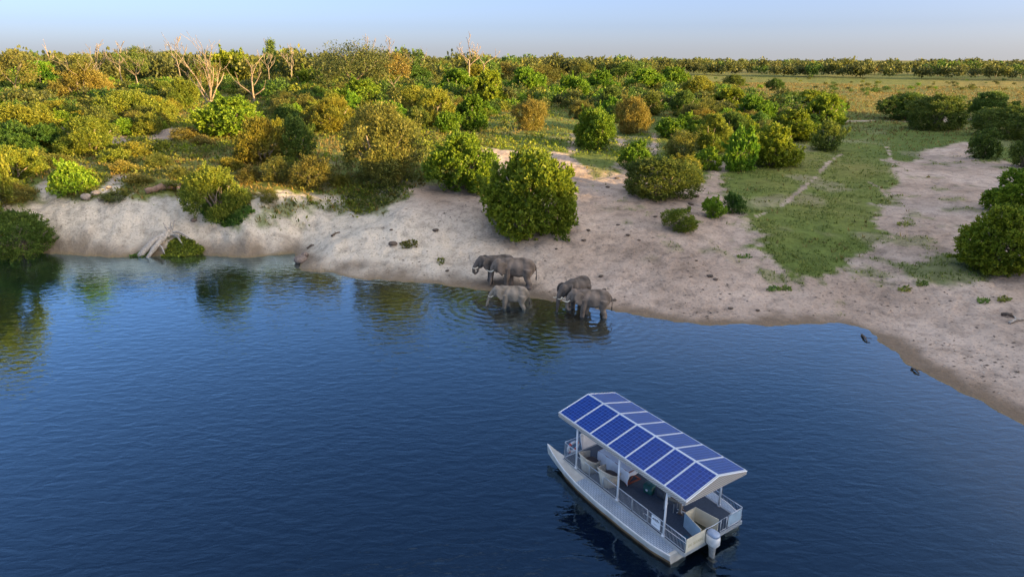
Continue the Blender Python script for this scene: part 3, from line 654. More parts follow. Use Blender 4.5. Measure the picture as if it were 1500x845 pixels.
# wood along the horizon: the largest trees as trees, the mass behind them as one wood
def wood_mesh(name, seed, kind, r=1.0, hh=1.35):
    g = random.Random(seed); bl = []
    for k in range(11):
        a = g.random() * 6.28; q = math.sqrt(g.random()) * .62; bl.append(((q * math.cos(a), q * math.sin(a), hh * (.45 + .42 * g.random()) - .25 * q * q), g.uniform(.26, .42)))
    rr = np.random.default_rng(seed); Vs = []
    for (c, r_) in bl:
        n = 46; d = rr.normal(size=(n, 3)); d /= np.linalg.norm(d, axis=1)[:, None]
        P = np.array(c) + d * r_ * np.array([1, 1, .8]) * (rr.random(n) ** .35)[:, None]
        dr = d * .6 + rr.normal(size=(n, 3)) * .6; dr /= np.linalg.norm(dr, axis=1)[:, None]; s = np.cross(dr, rr.normal(size=(n, 3))); s /= np.linalg.norm(s, axis=1)[:, None]
        L = .17 * (.6 + .8 * rr.random((n, 1))); Vs.append(np.stack([P, P + dr * L * .5 - s * L * .35, P + dr * L, P + dr * L * .5 + s * L * .35], 1).reshape(-1, 3))
    V = np.concatenate(Vs); return np_mesh(name, V, np.arange(len(V)).reshape(-1, 4), M[kind])
mbt = MB(); mbt.tube([(0, 0, -.1), (.03, 0, .3), (0, .02, .75)], [.07, .05, .03], 5); TRUNKM = mbt.mesh('trunk', M['bark2'], True)
WM = [wood_mesh('crown', 70 + k, ['far', 'far', 'olive', 'far', 'dark', 'brown'][k % 6]) for k in range(6)]
WL = {0: 'grey green tree of the woodland along the horizon', 1: 'grey green tree of the woodland along the horizon', 2: 'olive tree of the woodland along the horizon', 3: 'grey green tree of the woodland along the horizon', 4: 'dark green tree of the woodland along the horizon', 5: 'russet tree of the woodland along the horizon'}
wcount = 0
BELT = wpoly([(960, 103), (1100, 107), (1230, 109), (1400, 112), (1530, 116)])
for k in range(60):      # front edge of the right hand belt
    f = (k + random.random()) / 60; i = min(int(f * 4), 3); ff = f * 4 - i; p = BELT[i] * (1 - ff) + BELT[i + 1] * ff; p = p * random.uniform(.99, 1.10)
    w_ = random.choices(range(6), [3, 3, 2, 3, 1, 1])[0]; r = random.uniform(2.6, 5.2); hh = r * random.uniform(.95, 1.5)
    o = empty('woodland_tree', (p[0], p[1], hz(*p) - .1), random.random() * 6.28); put(o, WL[w_], 'tree', 'trees of the woodland along the horizon')
    c = link('crown', WM[w_], o); c.scale = (r, r, hh); c = link('trunk', TRUNKM, o); c.scale = (r, r, hh)
# mass of the far wood
def far_wood(spots, name, label, mats_):
    Vs = []; Fs = []; mi = []; base = 0; g = np.random.default_rng(5)
    src = []
    for w_ in WM[:5]:
        v = np.empty(len(w_.vertices) * 3, np.float32); w_.vertices.foreach_get('co', v); v = v.reshape(-1, 4, 3); src.append(v)
    for (x, y, r, hh, w_) in spots:
        dd_ = math.hypot(x, y); nn = 506 if dd_ < 420 else 300 if dd_ < 800 else 120; q = src[w_][g.permutation(len(src[w_]))[:nn]]
        c = q.mean(1, keepdims=True); q = c + (q - c) * (.95 if nn == 506 else 1.2 if nn == 300 else 1.7)
        a = g.random() * 6.28; R = np.array([[math.cos(a), -math.sin(a), 0], [math.sin(a), math.cos(a), 0], [0, 0, 1]])
        q = (q.reshape(-1, 3) @ R.T) * np.array([r, r, hh]) + np.array([x, y, hz_c(x, y)]); Vs.append(q); mi.append(np.full(len(q) // 4, w_ if w_ < len(mats_) else 0))
    V = np.concatenate(Vs); me = np_mesh(name, V, np.arange(len(V)).reshape(-1, 4), mats_)
    me.polygons.foreach_set('material_index', np.concatenate(mi).astype(np.int32)); o = link(name, me); put(o, label, 'woodland', kind='stuff'); return o
def hz_c(x, y): return hz(x, y) - .2
spots = []
for k in range(1350):
    az = math.radians(random.uniform(-42, 42)); fr_ = random.random()
    left = math.degrees(az) < 12
    r0 = 230 + 60 * random.random() if left else 500
    if left and math.degrees(az) > 2: r0 = 340
    d = r0 + (2600 - r0) * fr_ ** 2.2
    r = random.uniform(3.0, 5.2) * (1 + d / 1100) * (1.15 if left else 1); spots.append((d * math.sin(az), d * math.cos(az), r, r * random.uniform(.95, 1.5) / (1 + d / 2500), random.choices(range(5), [3, 3, 2, 3, 1.5])[0]))
far_scrub = [(x, y, r * 1.05, r * random.uniform(.85, 1.15), random.choices(range(5), [2, 2, 3, 2, 2])[0]) for (x, y, r, t) in fill_pts[200:]]
for k in range(130):
    az = math.radians(random.uniform(6, 42)); d = random.uniform(250, 500); x, y = d * math.sin(az), d * math.cos(az); r = random.uniform(1.0, 2.2); far_scrub.append((x, y, r, r * random.uniform(.6, .9), random.choices(range(5), [2, 1, 3, 1, 3])[0]))
if far_scrub: far_wood(far_scrub, 'distant_scrub', 'far part of the thicket merging into one mass', [M['far'], M['green'], M['olive'], M['gold'], M['dark']])
far_wood(spots, 'far_woodland', 'wooded plain fading to the horizon', [M['far'], M['far'], M['olive'], M['far'], M['dark']])

# ------------------------------------------------------------------ grass
def tufts(name, label, cat, az0, az1, r0, r1, n, size, mat_, dens, seed, blades=3):
    g = np.random.default_rng(seed); az = np.radians(g.uniform(az0, az1, n)); r = r0 * (r1 / r0) ** g.random(n)
    P = np.stack([r * np.sin(az), r * np.cos(az)], 1); k = g.random(n) < dens(P); P = P[k]; r = r[k]; k = g.random(len(P)) < grass_mask(P); P = P[k]; r = r[k]; z = hfun(P); k = z > .12; P = P[k]; r = r[k]; z = z[k]
    m = len(P); sz = size * (.5 + g.random(m)) * (1 + r / 260); B = np.concatenate([P, z[:, None] - .03], 1)
    B = np.repeat(B, blades, 0); sz = np.repeat(sz, blades)[:, None]; nn = len(B)
    a = g.random(nn) * 6.28; d = np.stack([np.cos(a), np.sin(a), np.zeros(nn)], 1); p = np.stack([-np.sin(a), np.cos(a), np.zeros(nn)], 1)
    B = B + d * sz * .3 * g.random((nn, 1)); ln = (.35 + .5 * g.random((nn, 1))) * sz
    tip = B + d * ln + np.array([0, 0, 1.0]) * sz * (.5 + .6 * g.random((nn, 1)))
    V = np.stack([B - p * sz * .17, B + p * sz * .17, tip], 1).reshape(-1, 3)
    o = link(name, np_mesh(name, V, np.arange(len(V)).reshape(-1, 3), M[mat_])); put(o, label, cat, kind='stuff'); print(name, nn); return o
clump = lambda P: sstep(-.16, .14, fbm(P[:, 0] * .7, P[:, 1] * .7, 3))
leftish = lambda P: sstep(5, -15, P[:, 0])
tufts('meadow_grass', 'short green grass of the meadow and the clearings', 'grass', -41, 41, 44, 260, 210000, .165, 'grass', lambda P: clump(P) * (1 - .45 * leftish(P)), 1)
tufts('dry_grass', 'tall dry golden grass between the bushes', 'grass', -42, 41, 58, 400, 150000, .26, 'drygrass', lambda P: (1 - .9 * sstep(4, 14, P[:, 0]) * sstep(150, 110, np.hypot(P[:, 0], P[:, 1]))) * (.25 + .75 * clump(P + 40)) * (.25 + .75 * np.maximum(leftish(P), sstep(120, 200, np.hypot(P[:, 0], P[:, 1])))), 2)


def scrub(name, label, n, seed, mat_, size, az0, az1, r0, r1, dens, leaves=9):
    g = np.random.default_rng(seed); az = np.radians(g.uniform(az0, az1, n)); r = r0 * (r1 / r0) ** g.random(n); P = np.stack([r * np.sin(az), r * np.cos(az)], 1)
    k = g.random(n) < dens(P); P = P[k]; r = r[k]; k = g.random(len(P)) < grass_mask(P); P = P[k]; r = r[k]; B = np.concatenate([P, hfun(P)[:, None]], 1); m = len(B); sz = size * (.5 + g.random(m)) * (1 + r / 350)
    B = np.repeat(B, leaves, 0); sz = np.repeat(sz, leaves)[:, None]; nn = len(B); d = g.normal(size=(nn, 3)); d[:, 2] = np.abs(d[:, 2]); d /= np.linalg.norm(d, axis=1)[:, None]
    b0 = B + d * sz * np.array([1.0, 1.0, .75]) * g.random((nn, 1)) ** .5; dr = d + g.normal(size=(nn, 3)) * .6 + np.array([0, 0, .4]); dr /= np.linalg.norm(dr, axis=1)[:, None]; sd = np.cross(dr, g.normal(size=(nn, 3))); sd /= np.linalg.norm(sd, axis=1)[:, None]; L = (.20 + .16 * g.random((nn, 1))) * (1 + np.repeat(r, leaves)[:, None] / 300)
    V = np.stack([b0, b0 + dr * L * .5 - sd * L * .27, b0 + dr * L, b0 + dr * L * .5 + sd * L * .27], 1).reshape(-1, 3); o = link(name, np_mesh(name, V, np.arange(len(V)).reshape(-1, 4), M[mat_])); put(o, label, 'scrub', kind='stuff'); print(name, nn)
patchy = lambda P, a, f: sstep(-.02, .16, fbm(P[:, 0] * f + a, P[:, 1] * f - a, 3))
scrub('golden_scrub', 'knee high golden undergrowth filling the gaps between bushes', 15000, 31, 'gold', .55, -42, 2, 62, 260, lambda P: patchy(P, 3, .11) * (.4 + .6 * leftish(P)))
scrub('green_undergrowth', 'knee high green undergrowth filling the gaps between bushes', 12000, 32, 'green', .5, -42, 20, 64, 260, lambda P: patchy(P, 31, .13) * sstep(72, 95, np.hypot(P[:, 0], P[:, 1])) * sstep(45, 20, P[:, 0]))
scrub('olive_undergrowth', 'knee high olive undergrowth filling the gaps between bushes', 12000, 33, 'olive', .6, -42, 16, 62, 300, lambda P: patchy(P, 57, .10) * (.35 + .65 * leftish(P)))

def litter(name, label, n, seed, mat_, size):
    g = np.random.default_rng(seed); az = np.radians(g.uniform(-20, 43, n)); r = 34 * (110 / 34) ** g.random(n); P = np.stack([r * np.sin(az), r * np.cos(az)], 1)
    k = g.random(n) < sstep(-.1, .2, fbm(P[:, 0] * .3, P[:, 1] * .3, 3)) * .9 + .1; P = P[k]; z = hfun(P); k = (z > .1) & (grass_mask(P) < .5); P = P[k]; z = z[k]; m = len(P); a = g.random(m) * 6.28; d = np.stack([np.cos(a), np.sin(a), np.zeros(m)], 1); pv = np.stack([-np.sin(a), np.cos(a), np.zeros(m)], 1)
    L = size * (.4 + 1.2 * g.random((m, 1)) ** 2); W = L * (.15 + .5 * g.random((m, 1))); B = np.concatenate([P, z[:, None] + .015], 1); up = np.array([0, 0, 1.0])
    V = np.stack([B - d * L, B - pv * W + up * .01, B + d * L, B + pv * W + up * .01, B + up * (W * .7)], 1).reshape(-1, 3); i = np.arange(m)[:, None] * 5
    F = np.concatenate([i + np.array([0, 1, 4]), i + np.array([1, 2, 4]), i + np.array([2, 3, 4]), i + np.array([3, 0, 4])]); o = link(name, np_mesh(name, V, F, M[mat_])); put(o, label, 'litter', kind='stuff'); print(name, m)
litter('ground_litter', 'scattered dark twigs, droppings and clods on the bare sand', 9000, 41, 'dung', .10)
litter('pale_litter', 'scattered pale chips and pebbles on the bare sand', 4000, 42, 'drift', .08)
# ------------------------------------------------------------------ elephants
M['eleph'] = simple('dusty_grey_hide', (.18, .14, .108), .85, var=.48, scale=1.9, bump=.5, spec=.2)
M['eleph_dark'] = simple('damp_dark_hide', (.10, .083, .069), .75, var=.48, scale=1.9, bump=.5, spec=.25)
M['eleph_pale'] = simple('pale_dusty_hide', (.25, .205, .155), .9, var=.40, scale=1.9, bump=.5, spec=.2)
M['ivory'] = simple('ivory', (.72, .66, .52), .45, var=.08)
M['tailhair'] = simple('dark_tail_hair', (.06, .05, .045), .9)

def remeshed(mb, voxel, smooth, mat_, name):
    o = mb.build('tmp_' + name, mat_); md = o.modifiers.new('r', 'REMESH'); md.mode = 'VOXEL'; md.voxel_size = voxel; md.use_smooth_shade = True
    sm = o.modifiers.new('s', 'SMOOTH'); sm.factor = .5; sm.iterations = smooth
    dg = bpy.context.evaluated_depsgraph_get(); me = bpy.data.meshes.new_from_object(o.evaluated_get(dg)); me.name = name
    bpy.data.objects.remove(o); me.materials.clear(); me.materials.append(mat_); me.polygons.foreach_set('use_smooth', [True] * len(me.polygons)); return me

def elephant(label, x, y, heading, height, mk, trunk, head=(0, 0), ear=.25, stride=(.1, -.08, -.1, .12), tusk=.35, dz=0.0):
    """x forward, shoulder 2.2 high before scaling; head = (drop, side turn)"""
    mb = MB(); Z = Vector
    mb.ball((.50, 0, 1.48), (.60, .50, .68), 16, 12); mb.ball((-.08, 0, 1.40), (.86, .60, .66), 16, 12); mb.ball((-.72, 0, 1.48), (.56, .52, .66), 16, 12)
    mb.tube([(.75, 0, 2.0), (.2, 0, 2.03), (-.5, 0, 2.08), (-.95, 0, 1.92)], [.12, .13, .13, .1], 8)
    dr, tn = head; hx, hy, hzz = 1.32, tn * .35, 1.74 - dr
    mb.tube([(.72, 0, 1.66), (hx, hy, hzz)], [.48, .38], 12)
    mb.ball((hx + .02, hy, hzz + .04), (.40, .34, .46), 14, 10); mb.ball((hx + .06, hy, hzz + .30), (.26, .25, .22), 12, 8); mb.ball((hx + .20, hy * 1.2, hzz - .36), (.22, .18, .16), 10, 8)
    for s in (-1, 1):
        mb.ball((hx + .14, hy + s * .20, hzz - .16), (.16, .13, .22), 10, 8)
        R = Matrix.Rotation(s * ear, 3, 'Z') @ Matrix.Rotation(-.15, 3, 'Y')
        mb.ball((hx - .30, hy + s * (.40 + .22 * ear), hzz - .02), (.38, .055, .48), 14, 10, M=R); mb.ball((hx - .36, hy + s * (.41 + .22 * ear), hzz - .36), (.20, .05, .26), 10, 8, M=R)
    T = [(hx + a, hy + b, hzz + c) for a, b, c in trunk]; n = len(T); mb.tube(T, [.215 - .15 * (i / (n - 1)) ** .8 for i in range(n)], 10)
    for (lx, ly, st) in ((.62, .30, stride[0]), (.58, -.30, stride[1])):
        mb.tube([(lx, ly * .9, 1.45), (lx + st * .3, ly, 1.0), (lx + st * .7, ly, .62), (lx + st, ly, .22), (lx + st + .02, ly, 0)], [.30, .25, .19, .165, .20], 12)
    for (lx, ly, st) in ((-.78, .30, stride[2]), (-.80, -.30, stride[3])):
        mb.tube([(lx, ly * .85, 1.45), (lx + .08 + st * .3, ly, .95), (lx + .10 + st * .6, ly, .68), (lx - .06 + st, ly, .34), (lx + st, ly, 0)], [.38, .30, .21, .165, .20], 12)
    mb.tube([(-1.18, 0, 1.80), (-1.33, 0, 1.55), (-1.38, .02, 1.15), (-1.36, .03, .85)], [.07, .055, .045, .04], 8)
    mb.ball((hx + .33, hy, hzz - .02), (.2, .2, .3), 10, 8)
    me = remeshed(mb, .042, 5, M[mk], 'body')
    k = height / 2.2; z = hz(x, y)
    o = empty('elephant', (x, y, z + dz), math.radians(heading)); o.scale = (k, k, k); put(o, label, 'elephant', 'elephants drinking at the shore')
    link('body', me, o)
    if tusk:
        for s in (-1, 1):
            mt = MB(); b = Z((hx + .34, hy + s * .17, hzz - .34)); mt.tube([b, b + Z((.16, s * .05, -.10)), b + Z((.34, s * .07, -.08)), b + Z((.34 + tusk * .5, s * .05, .02))], [.05, .045, .034, .012], 7); mt.build('tusk', M['ivory'], o, True)
    mt = MB(); mt.tube([(-1.36, .03, .90), (-1.355, .03, .72), (-1.35, .03, .56)], [.045, .06, .015], 6); mt.build('tail_tuft', M['tailhair'], o, True)
    for s in (-1, 1):
        mt = MB(); mt.ball((hx + .30, hy + s * .262, hzz + .02), .032, 8, 6); mt.build('eye', M['tailhair'], o, True)
    return o
curl = [(.30, 0, .05), (.48, 0, -.25), (.56, 0, -.60), (.56, 0, -.92), (.48, 0, -1.10), (.34, 0, -1.12), (.26, 0, -.98)]
down = [(.30, 0, .05), (.48, 0, -.25), (.56, 0, -.65), (.60, 0, -1.05), (.66, 0, -1.40), (.74, 0, -1.62)]
tomouth = [(.30, 0, .05), (.50, .02, -.2), (.66, .05, -.48), (.68, .08, -.76), (.56, .08, -.90), (.40, .04, -.80), (.30, 0, -.62)]
reach = [(.30, 0, .02), (.52, 0, -.2), (.70, 0, -.5), (.82, .02, -.85), (.92, .04, -1.2), (1.0, .05, -1.42)]
def foot(u, v): return hit(u, v)[0]
p = foot(731, 412); elephant('dark elephant with its trunk curled to its mouth, at the head of the closer group', p[0], p[1], 190, 2.25, 'eleph_dark', tomouth, (.05, .2), .35, (.05, .12, -.1, .12))
p = foot(758, 420); elephant('large dusty brown elephant standing on sand behind the pale one in the shallows', p[0], p[1], 168, 2.42, 'eleph', down, (.18, .35), .45, (.12, -.06, -.12, .10))
p = foot(752, 450); elephant('pale small elephant wading and reaching its trunk forward in the shallows', p[0], p[1], 172, 1.92, 'eleph_pale', reach, (.10, .1), .2, (.10, -.10, -.10, .12), tusk=.18)
p = foot(844, 447); elephant('dark elephant with lowered head and spread ears drinking beside the tusked one', p[0], p[1], 222, 2.22, 'eleph_dark', down, (.30, -.1), .55, (.06, -.08, -.1, .1))
p = foot(868, 462); elephant('grey brown elephant with white tusks wading in front of the dark drinking one', p[0], p[1], 172, 2.12, 'eleph', curl, (.10, .15), .3, (.12, -.10, -.06, .14), tusk=.5)

# ------------------------------------------------------------------ things lying on the bank
def rough_log(pts, rad, seed, n=9):
    g = random.Random(seed); mb = MB(); P = []; R = []
    for i in range(len(pts) - 1):
        for k in range(4):
            f = k / 4; P.append(Vector(pts[i]).lerp(Vector(pts[i + 1]), f) + Vector((g.uniform(-1, 1), g.uniform(-1, 1), g.uniform(-1, 1))) * rad[i] * .15); R.append((rad[i] * (1 - f) + rad[i + 1] * f) * g.uniform(.82, 1.15))
    P.append(Vector(pts[-1])); R.append(rad[-1]); mb.tube(P, R, n); return mb
a = at_z(203, 376, 0); bq = hit(250, 346)[0]
o = empty('driftwood_trunk', (a[0], a[1], 0)); put(o, 'weathered grey driftwood trunk lying up the cut bank from the water', 'driftwood')
e = Vector((bq[0] - a[0], bq[1] - a[1], hz(*bq) + .35)); nrm = Vector((.6, -.5, .2))
rough_log([(0, 0, -.05), e * .5 + Vector((0, -.1, .25)), e], [.26, .34, .40], 1).build('trunk', M['drift'], o, True)
rough_log([(.9, -.35, -.1), e * .45 + Vector((.5, -.3, .1)), e * .95 + Vector((.1, 0, .1))], [.16, .24, .26], 2).build('trunk', M['drift'], o, True)
for i, (p0, p1, p2, r) in enumerate([(e, e + Vector((-.3, 0, .5)), e + Vector((-.5, .1, .9)), .12), (e, e + Vector((.4, .1, .6)), e + Vector((.55, .1, 1.15)), .09), (e, e + Vector((.05, .2, .5)), e + Vector((.1, .3, 1.0)), .08), (e, e + Vector((.9, -.2, .1)), e + Vector((2.3, -.7, -.5)), .10), (e, e + Vector((.9, -.4, -.4)), e + Vector((1.5, -.9, -1.0)), .10), (e * .55, e * .5 + Vector((.9, -.5, -.1)), e * .45 + Vector((1.5, -1.0, -.5)), .09), (e * .9, e * .8 + Vector((1.2, 0, .25)), e * .7 + Vector((2.0, -.2, .3)), .07)]):
    rough_log([p0, p1, p2], [r * 1.5, r, r * .4], 10 + i, 6).build('branch', M['drift'], o, True)
M['moss'] = leafmat('wet_green_weed', (.05, .09, .012), (.11, .19, .02), (.20, .28, .03), trans=.2)
def weed_patch(name, label, px, n, seed, size=.16, mk='moss', cat='weed'):
    A = wpoly(px); g = np.random.default_rng(seed); lo, hi = A.min(0), A.max(0); P = lo + (hi - lo) * g.random((n * 4, 2)); P = P[inside(P, A)][:n]; z = np.maximum(hfun(P), 0)
    nn = len(P); B = np.concatenate([P, z[:, None] + .02], 1); d = g.normal(size=(nn, 3)); d[:, 2] = np.abs(d[:, 2]) + .3; d /= np.linalg.norm(d, axis=1)[:, None]; s = np.cross(d, g.normal(size=(nn, 3))); s /= np.linalg.norm(s, axis=1)[:, None]; L = size * (.6 + .8 * g.random((nn, 1)))
    V = np.stack([B, B + d * L * .5 - s * L * .35, B + d * L, B + d * L * .5 + s * L * .35], 1).reshape(-1, 3)
    o = link(name, np_mesh(name, V, np.arange(len(V)).reshape(-1, 4), M[mk])); put(o, label, cat, kind='stuff')
weed_patch('green_weed', 'bright green weed growing under the driftwood at the waterline', [(250, 354), (262, 347), (285, 355), (299, 364), (297, 373), (262, 377), (238, 376)], 2600, 3, .22)
weed_patch('green_weed', 'strip of dark weed along the upper side of the driftwood', [(190, 376), (215, 362), (240, 350), (248, 350), (225, 366), (205, 377)], 700, 4, .18, 'dark')
weed_patch('bank_scrub', 'grass spilling over the brink of the cut bank below the ragged bush', [(300, 300), (350, 290), (372, 312), (352, 330), (310, 326), (290, 310)], 2200, 5, .32, 'dark', 'grass')
weed_patch('bank_scrub', 'grass on the ledge of the sandy slope below the shaggy olive bush', [(500, 290), (560, 268), (610, 276), (570, 300), (520, 315)], 1800, 6, .25, 'olive', 'grass')

q0, q1, q2 = hit(214, 284)[0], hit(262, 278)[0], hit(272, 297)[0]
o = empty('fallen_log', (*q0, hz(*q0))); put(o, 'reddish fallen log bent over the brink of the cut bank', 'log')
rl = lambda q, dz: Vector((q[0] - q0[0], q[1] - q0[1], hz(*q) - hz(*q0) + dz))
rough_log([rl(q0, .2), rl((q0 + q1) / 2, .45), rl(q1, .35), rl(q2, .12)], [.30, .34, .28, .16], 21).build('trunk', M['redwood'], o, True)
rough_log([rl(q1, .35), rl(q1, .3) + Vector((.5, -.2, .5)), rl(q1, .3) + Vector((1.0, -.1, .8))], [.14, .1, .04], 22, 6).build('branch', M['redwood'], o, True)

def lump(name, cat, label, u, v, r, mk, seed, group=None, flat=.75, sink=.25):
    p = hit(u, v)[0]; g = random.Random(seed); bmx = bmesh.new(); bmesh.ops.create_icosphere(bmx, subdivisions=3, radius=1)
    off = [Vector((g.uniform(-1, 1), g.uniform(-1, 1), g.uniform(-1, 1))).normalized() for k in range(7)]
    for vtx in bmx.verts:
        d = 1.0
        for q in off: d -= .16 * max(0, vtx.co.normalized().dot(q) - .55) * 2
        vtx.co = Vector((vtx.co.x * r * d * 1.15, vtx.co.y * r * d, vtx.co.z * r * d * flat)) + Vector((g.uniform(-1, 1), g.uniform(-1, 1), g.uniform(-1, 1))) * r * .025
    me = bpy.data.meshes.new(name); bmx.to_mesh(me); bmx.free(); me.materials.append(M[mk]); me.polygons.foreach_set('use_smooth', [True] * len(me.polygons))
    o = link(name, me); o.location = (p[0], p[1], max(hz(*p), 0) + r * flat * (1 - sink) - r * .1); o.rotation_euler = (0, 0, g.random() * 6.28); put(o, label, cat, group); return o
lump('boulder', 'boulder', 'largest pale boulder at the brink of the cut bank', 127, 292, .5, 'rock', 1); lump('boulder', 'boulder', 'middle boulder leaning on its neighbours at the brink', 141, 286, .42, 'rock', 2)
lump('boulder', 'boulder', 'flat boulder half buried under golden scrub at the brink', 148, 293, .36, 'rock', 3); lump('boulder', 'boulder', 'small boulder up the slope behind the other boulders', 160, 277, .3, 'rock', 4)
for i, (u, v, r, lb) in enumerate([(440, 384, .55, 'brown mud lump at the step in the shoreline'), (447, 376, .35, 'small mud lump at the top of the step in the shoreline'), (284, 324, .30, 'dark clod fallen on the cut bank below the ragged bush')]):
    lump('mud_lump', 'mud', lb, u, v, r, 'mud', 30 + i)
DG = [(576, 358, .42), (638, 338, .30), (573, 337, .16), (744, 377, .16), (726, 377, .16), (920, 345, .2), (960, 318, .22), (1020, 288, .34), (1012, 300, .30), (904, 262, .3), (890, 275, .26), (1040, 405, .24), (1048, 410, .2), (1070, 452, .18), (862, 338, .22), (855, 352, .2), (905, 330, .18), (936, 352, .14), (1020, 382, .14), (1110, 455, .16), (815, 365, .14), (700, 395, .14), (655, 397, .18), (880, 405, .2), (885, 425, .2), (900, 440, .16)]
for i, (u, v, r) in enumerate(DG):
    lump('dung', 'dung', 'dark clump of dung dropped on the bare sand', u, v, r, 'dung', 50 + i, 'clumps of dung on the bare sand', .5, .3)
def stick(u0, v0, u1, v1, r, label, mk, seed, z=None, name='stick'):
    a = hit(u0, v0)[0]; b = hit(u1, v1)[0]; za = max(hz(*a), 0) + r * .7; zb = max(hz(*b), 0) + r * .7; o = empty(name, (a[0], a[1], za)); put(o, label, 'stick'); g = random.Random(seed)
    e = Vector((b[0] - a[0], b[1] - a[1], zb - za)); m = e * .5 + Vector((e.y, -e.x, 0)) * g.uniform(-.15, .15) + Vector((0, 0, r))
    rough_log([(0, 0, 0), m, e], [r, r * .9, r * .5], seed, 6).build('stem', M[mk], o, True)
    rough_log([m, m + e * .25 + Vector((-e.y, e.x, .1)) * .3], [r * .6, r * .25], seed + 1, 5).build('branch', M[mk], o, True)
stick(1262, 491, 1270, 501, .07, 'dark snag sticking out of the water near the shore corner', 'dung', 61); stick(1466, 462, 1486, 466, .13, 'dark piece of dead wood on the sandy slope', 'dung', 62); stick(1478, 474, 1500, 468, .09, 'pale forked branch lying on the sandy slope', 'drift', 63)
stick(486, 347, 498, 341, .10, 'dark stick on the pale sand near the cut bank', 'dung', 64); stick(1335, 540, 1346, 548, .07, 'thin dark stick at the edge of the water on the bare bank', 'dung', 65); stick(450, 365, 460, 360, .09, 'short dark stick above the step in the shoreline', 'dung', 66)
weed_patch('sand_tuft', 'olive grass tuft alone on the pale sand', [(585, 358), (600, 352), (613, 356), (612, 363), (590, 365)], 160, 11, .22, 'olive', 'grass'); weed_patch('sand_tuft', 'small grass tuft on the sand above the elephants', [(640, 380), (650, 378), (652, 388), (643, 390)], 60, 12, .2, 'olive', 'grass')
for i, (u, v) in enumerate([(1133, 424), (1150, 424), (1090, 377), (1325, 425), (1350, 417), (1440, 442), (1470, 440), (1295, 297), (1322, 330)]):
    weed_patch('sand_tuft', 'low green tuft on the bare sand round the meadow', [(u - 10, v - 2), (u, v - 5), (u + 10, v - 2), (u + 8, v + 3), (u - 8, v + 3)], 70, 20 + i, .2, 'grass', 'grass')

# ------------------------------------------------------------------ boat
BX, BY, BYAW = 5.351, 22.501, 2.157
boat = empty('pontoon_boat', (BX, BY, 0), BYAW); put(boat, 'white pontoon boat with a gabled solar panel roof on the river', 'boat')
M['white'] = simple('white_paint', (.72, .73, .74), .45, var=.08, scale=3)
M['alu'] = simple('brushed_aluminium', (.62, .65, .68), .35, metal=.6, var=.1, scale=9)
M['hull'] = simple('scuffed_hull_paint', (.50, .48, .43), .5, var=.2, scale=2.2, bump=.1)
M['waterline'] = simple('rusty_waterline', (.20, .12, .055), .8, var=.35, scale=3)
M['deck'] = simple('slate_blue_carpet', (.060, .080, .112), .95, var=.15, scale=14, bump=.15)
M['cream'] = simple('cream_panel', (.66, .60, .45), .5, var=.08, scale=2)
M['bluegrey'] = simple('blue_grey_panel', (.30, .40, .48), .5, var=.18, scale=2)
M['frame'] = simple('anodised_panel_frame', (.70, .74, .78), .35, metal=.3, var=.05)
M['steel'] = simple('grey_steel_tube', (.48, .49, .49), .4, metal=.5, var=.1)
# ridged plates of the side decks
m, nt, b = mat('tread_plate'); tc = N(nt, 'ShaderNodeTexCoord'); bk = N(nt, 'ShaderNodeTexBrick', Scale=1.0)
bk.inputs['Brick Width'].default_value = .16; bk.inputs['Row Height'].default_value = .075; bk.inputs['Mortar Size'].default_value = .012; bk.inputs['Color1'].default_value = (.40, .48, .59, 1); bk.inputs['Color2'].default_value = (.48, .55, .64, 1); bk.inputs['Mortar'].default_value = (.20, .26, .33, 1)
nt.links.new(tc.outputs['Object'], bk.inputs['Vector']); nz = N(nt, 'ShaderNodeTexNoise', Scale=1.6, Detail=4.0); nt.links.new(tc.outputs['Object'], nz.inputs['Vector']); rr = ramp(nt, [(.3, .7), (.7, 1.1)]); nt.links.new(nz.outputs[0], rr.inputs[0])
nt.links.new(mixc(nt, .8, bk.outputs[0], rr.outputs[0], 'MULTIPLY'), b.inputs['Base Color']); b.inputs['Roughness'].default_value = .4; b.inputs['Metallic'].default_value = .25
bp = N(nt, 'ShaderNodeBump', Strength=.4, Distance=.01); nt.links.new(bk.outputs[1], bp.inputs['Height']); nt.links.new(bp.outputs[0], b.inputs['Normal']); M['tread'] = m
# solar cells
m, nt, b = mat('solar_cell'); g_ = N(nt, 'ShaderNodeNewGeometry'); rr = ramp(nt, [(0, (.0003, .020, .16)), (1, (.0006, .032, .23))]); nt.links.new(g_.outputs['Random Per Island'], rr.inputs[0]); nt.links.new(rr.outputs[0], b.inputs['Base Color'])
b.inputs['Roughness'].default_value = .30; b.inputs['Specular IOR Level'].default_value = .12; b.inputs['Coat Weight'].default_value = .65; b.inputs['Coat Roughness'].default_value = .10; M['cell'] = m
M['backsheet'] = simple('pale_cell_grid', (.055, .13, .42), .35, var=.05)
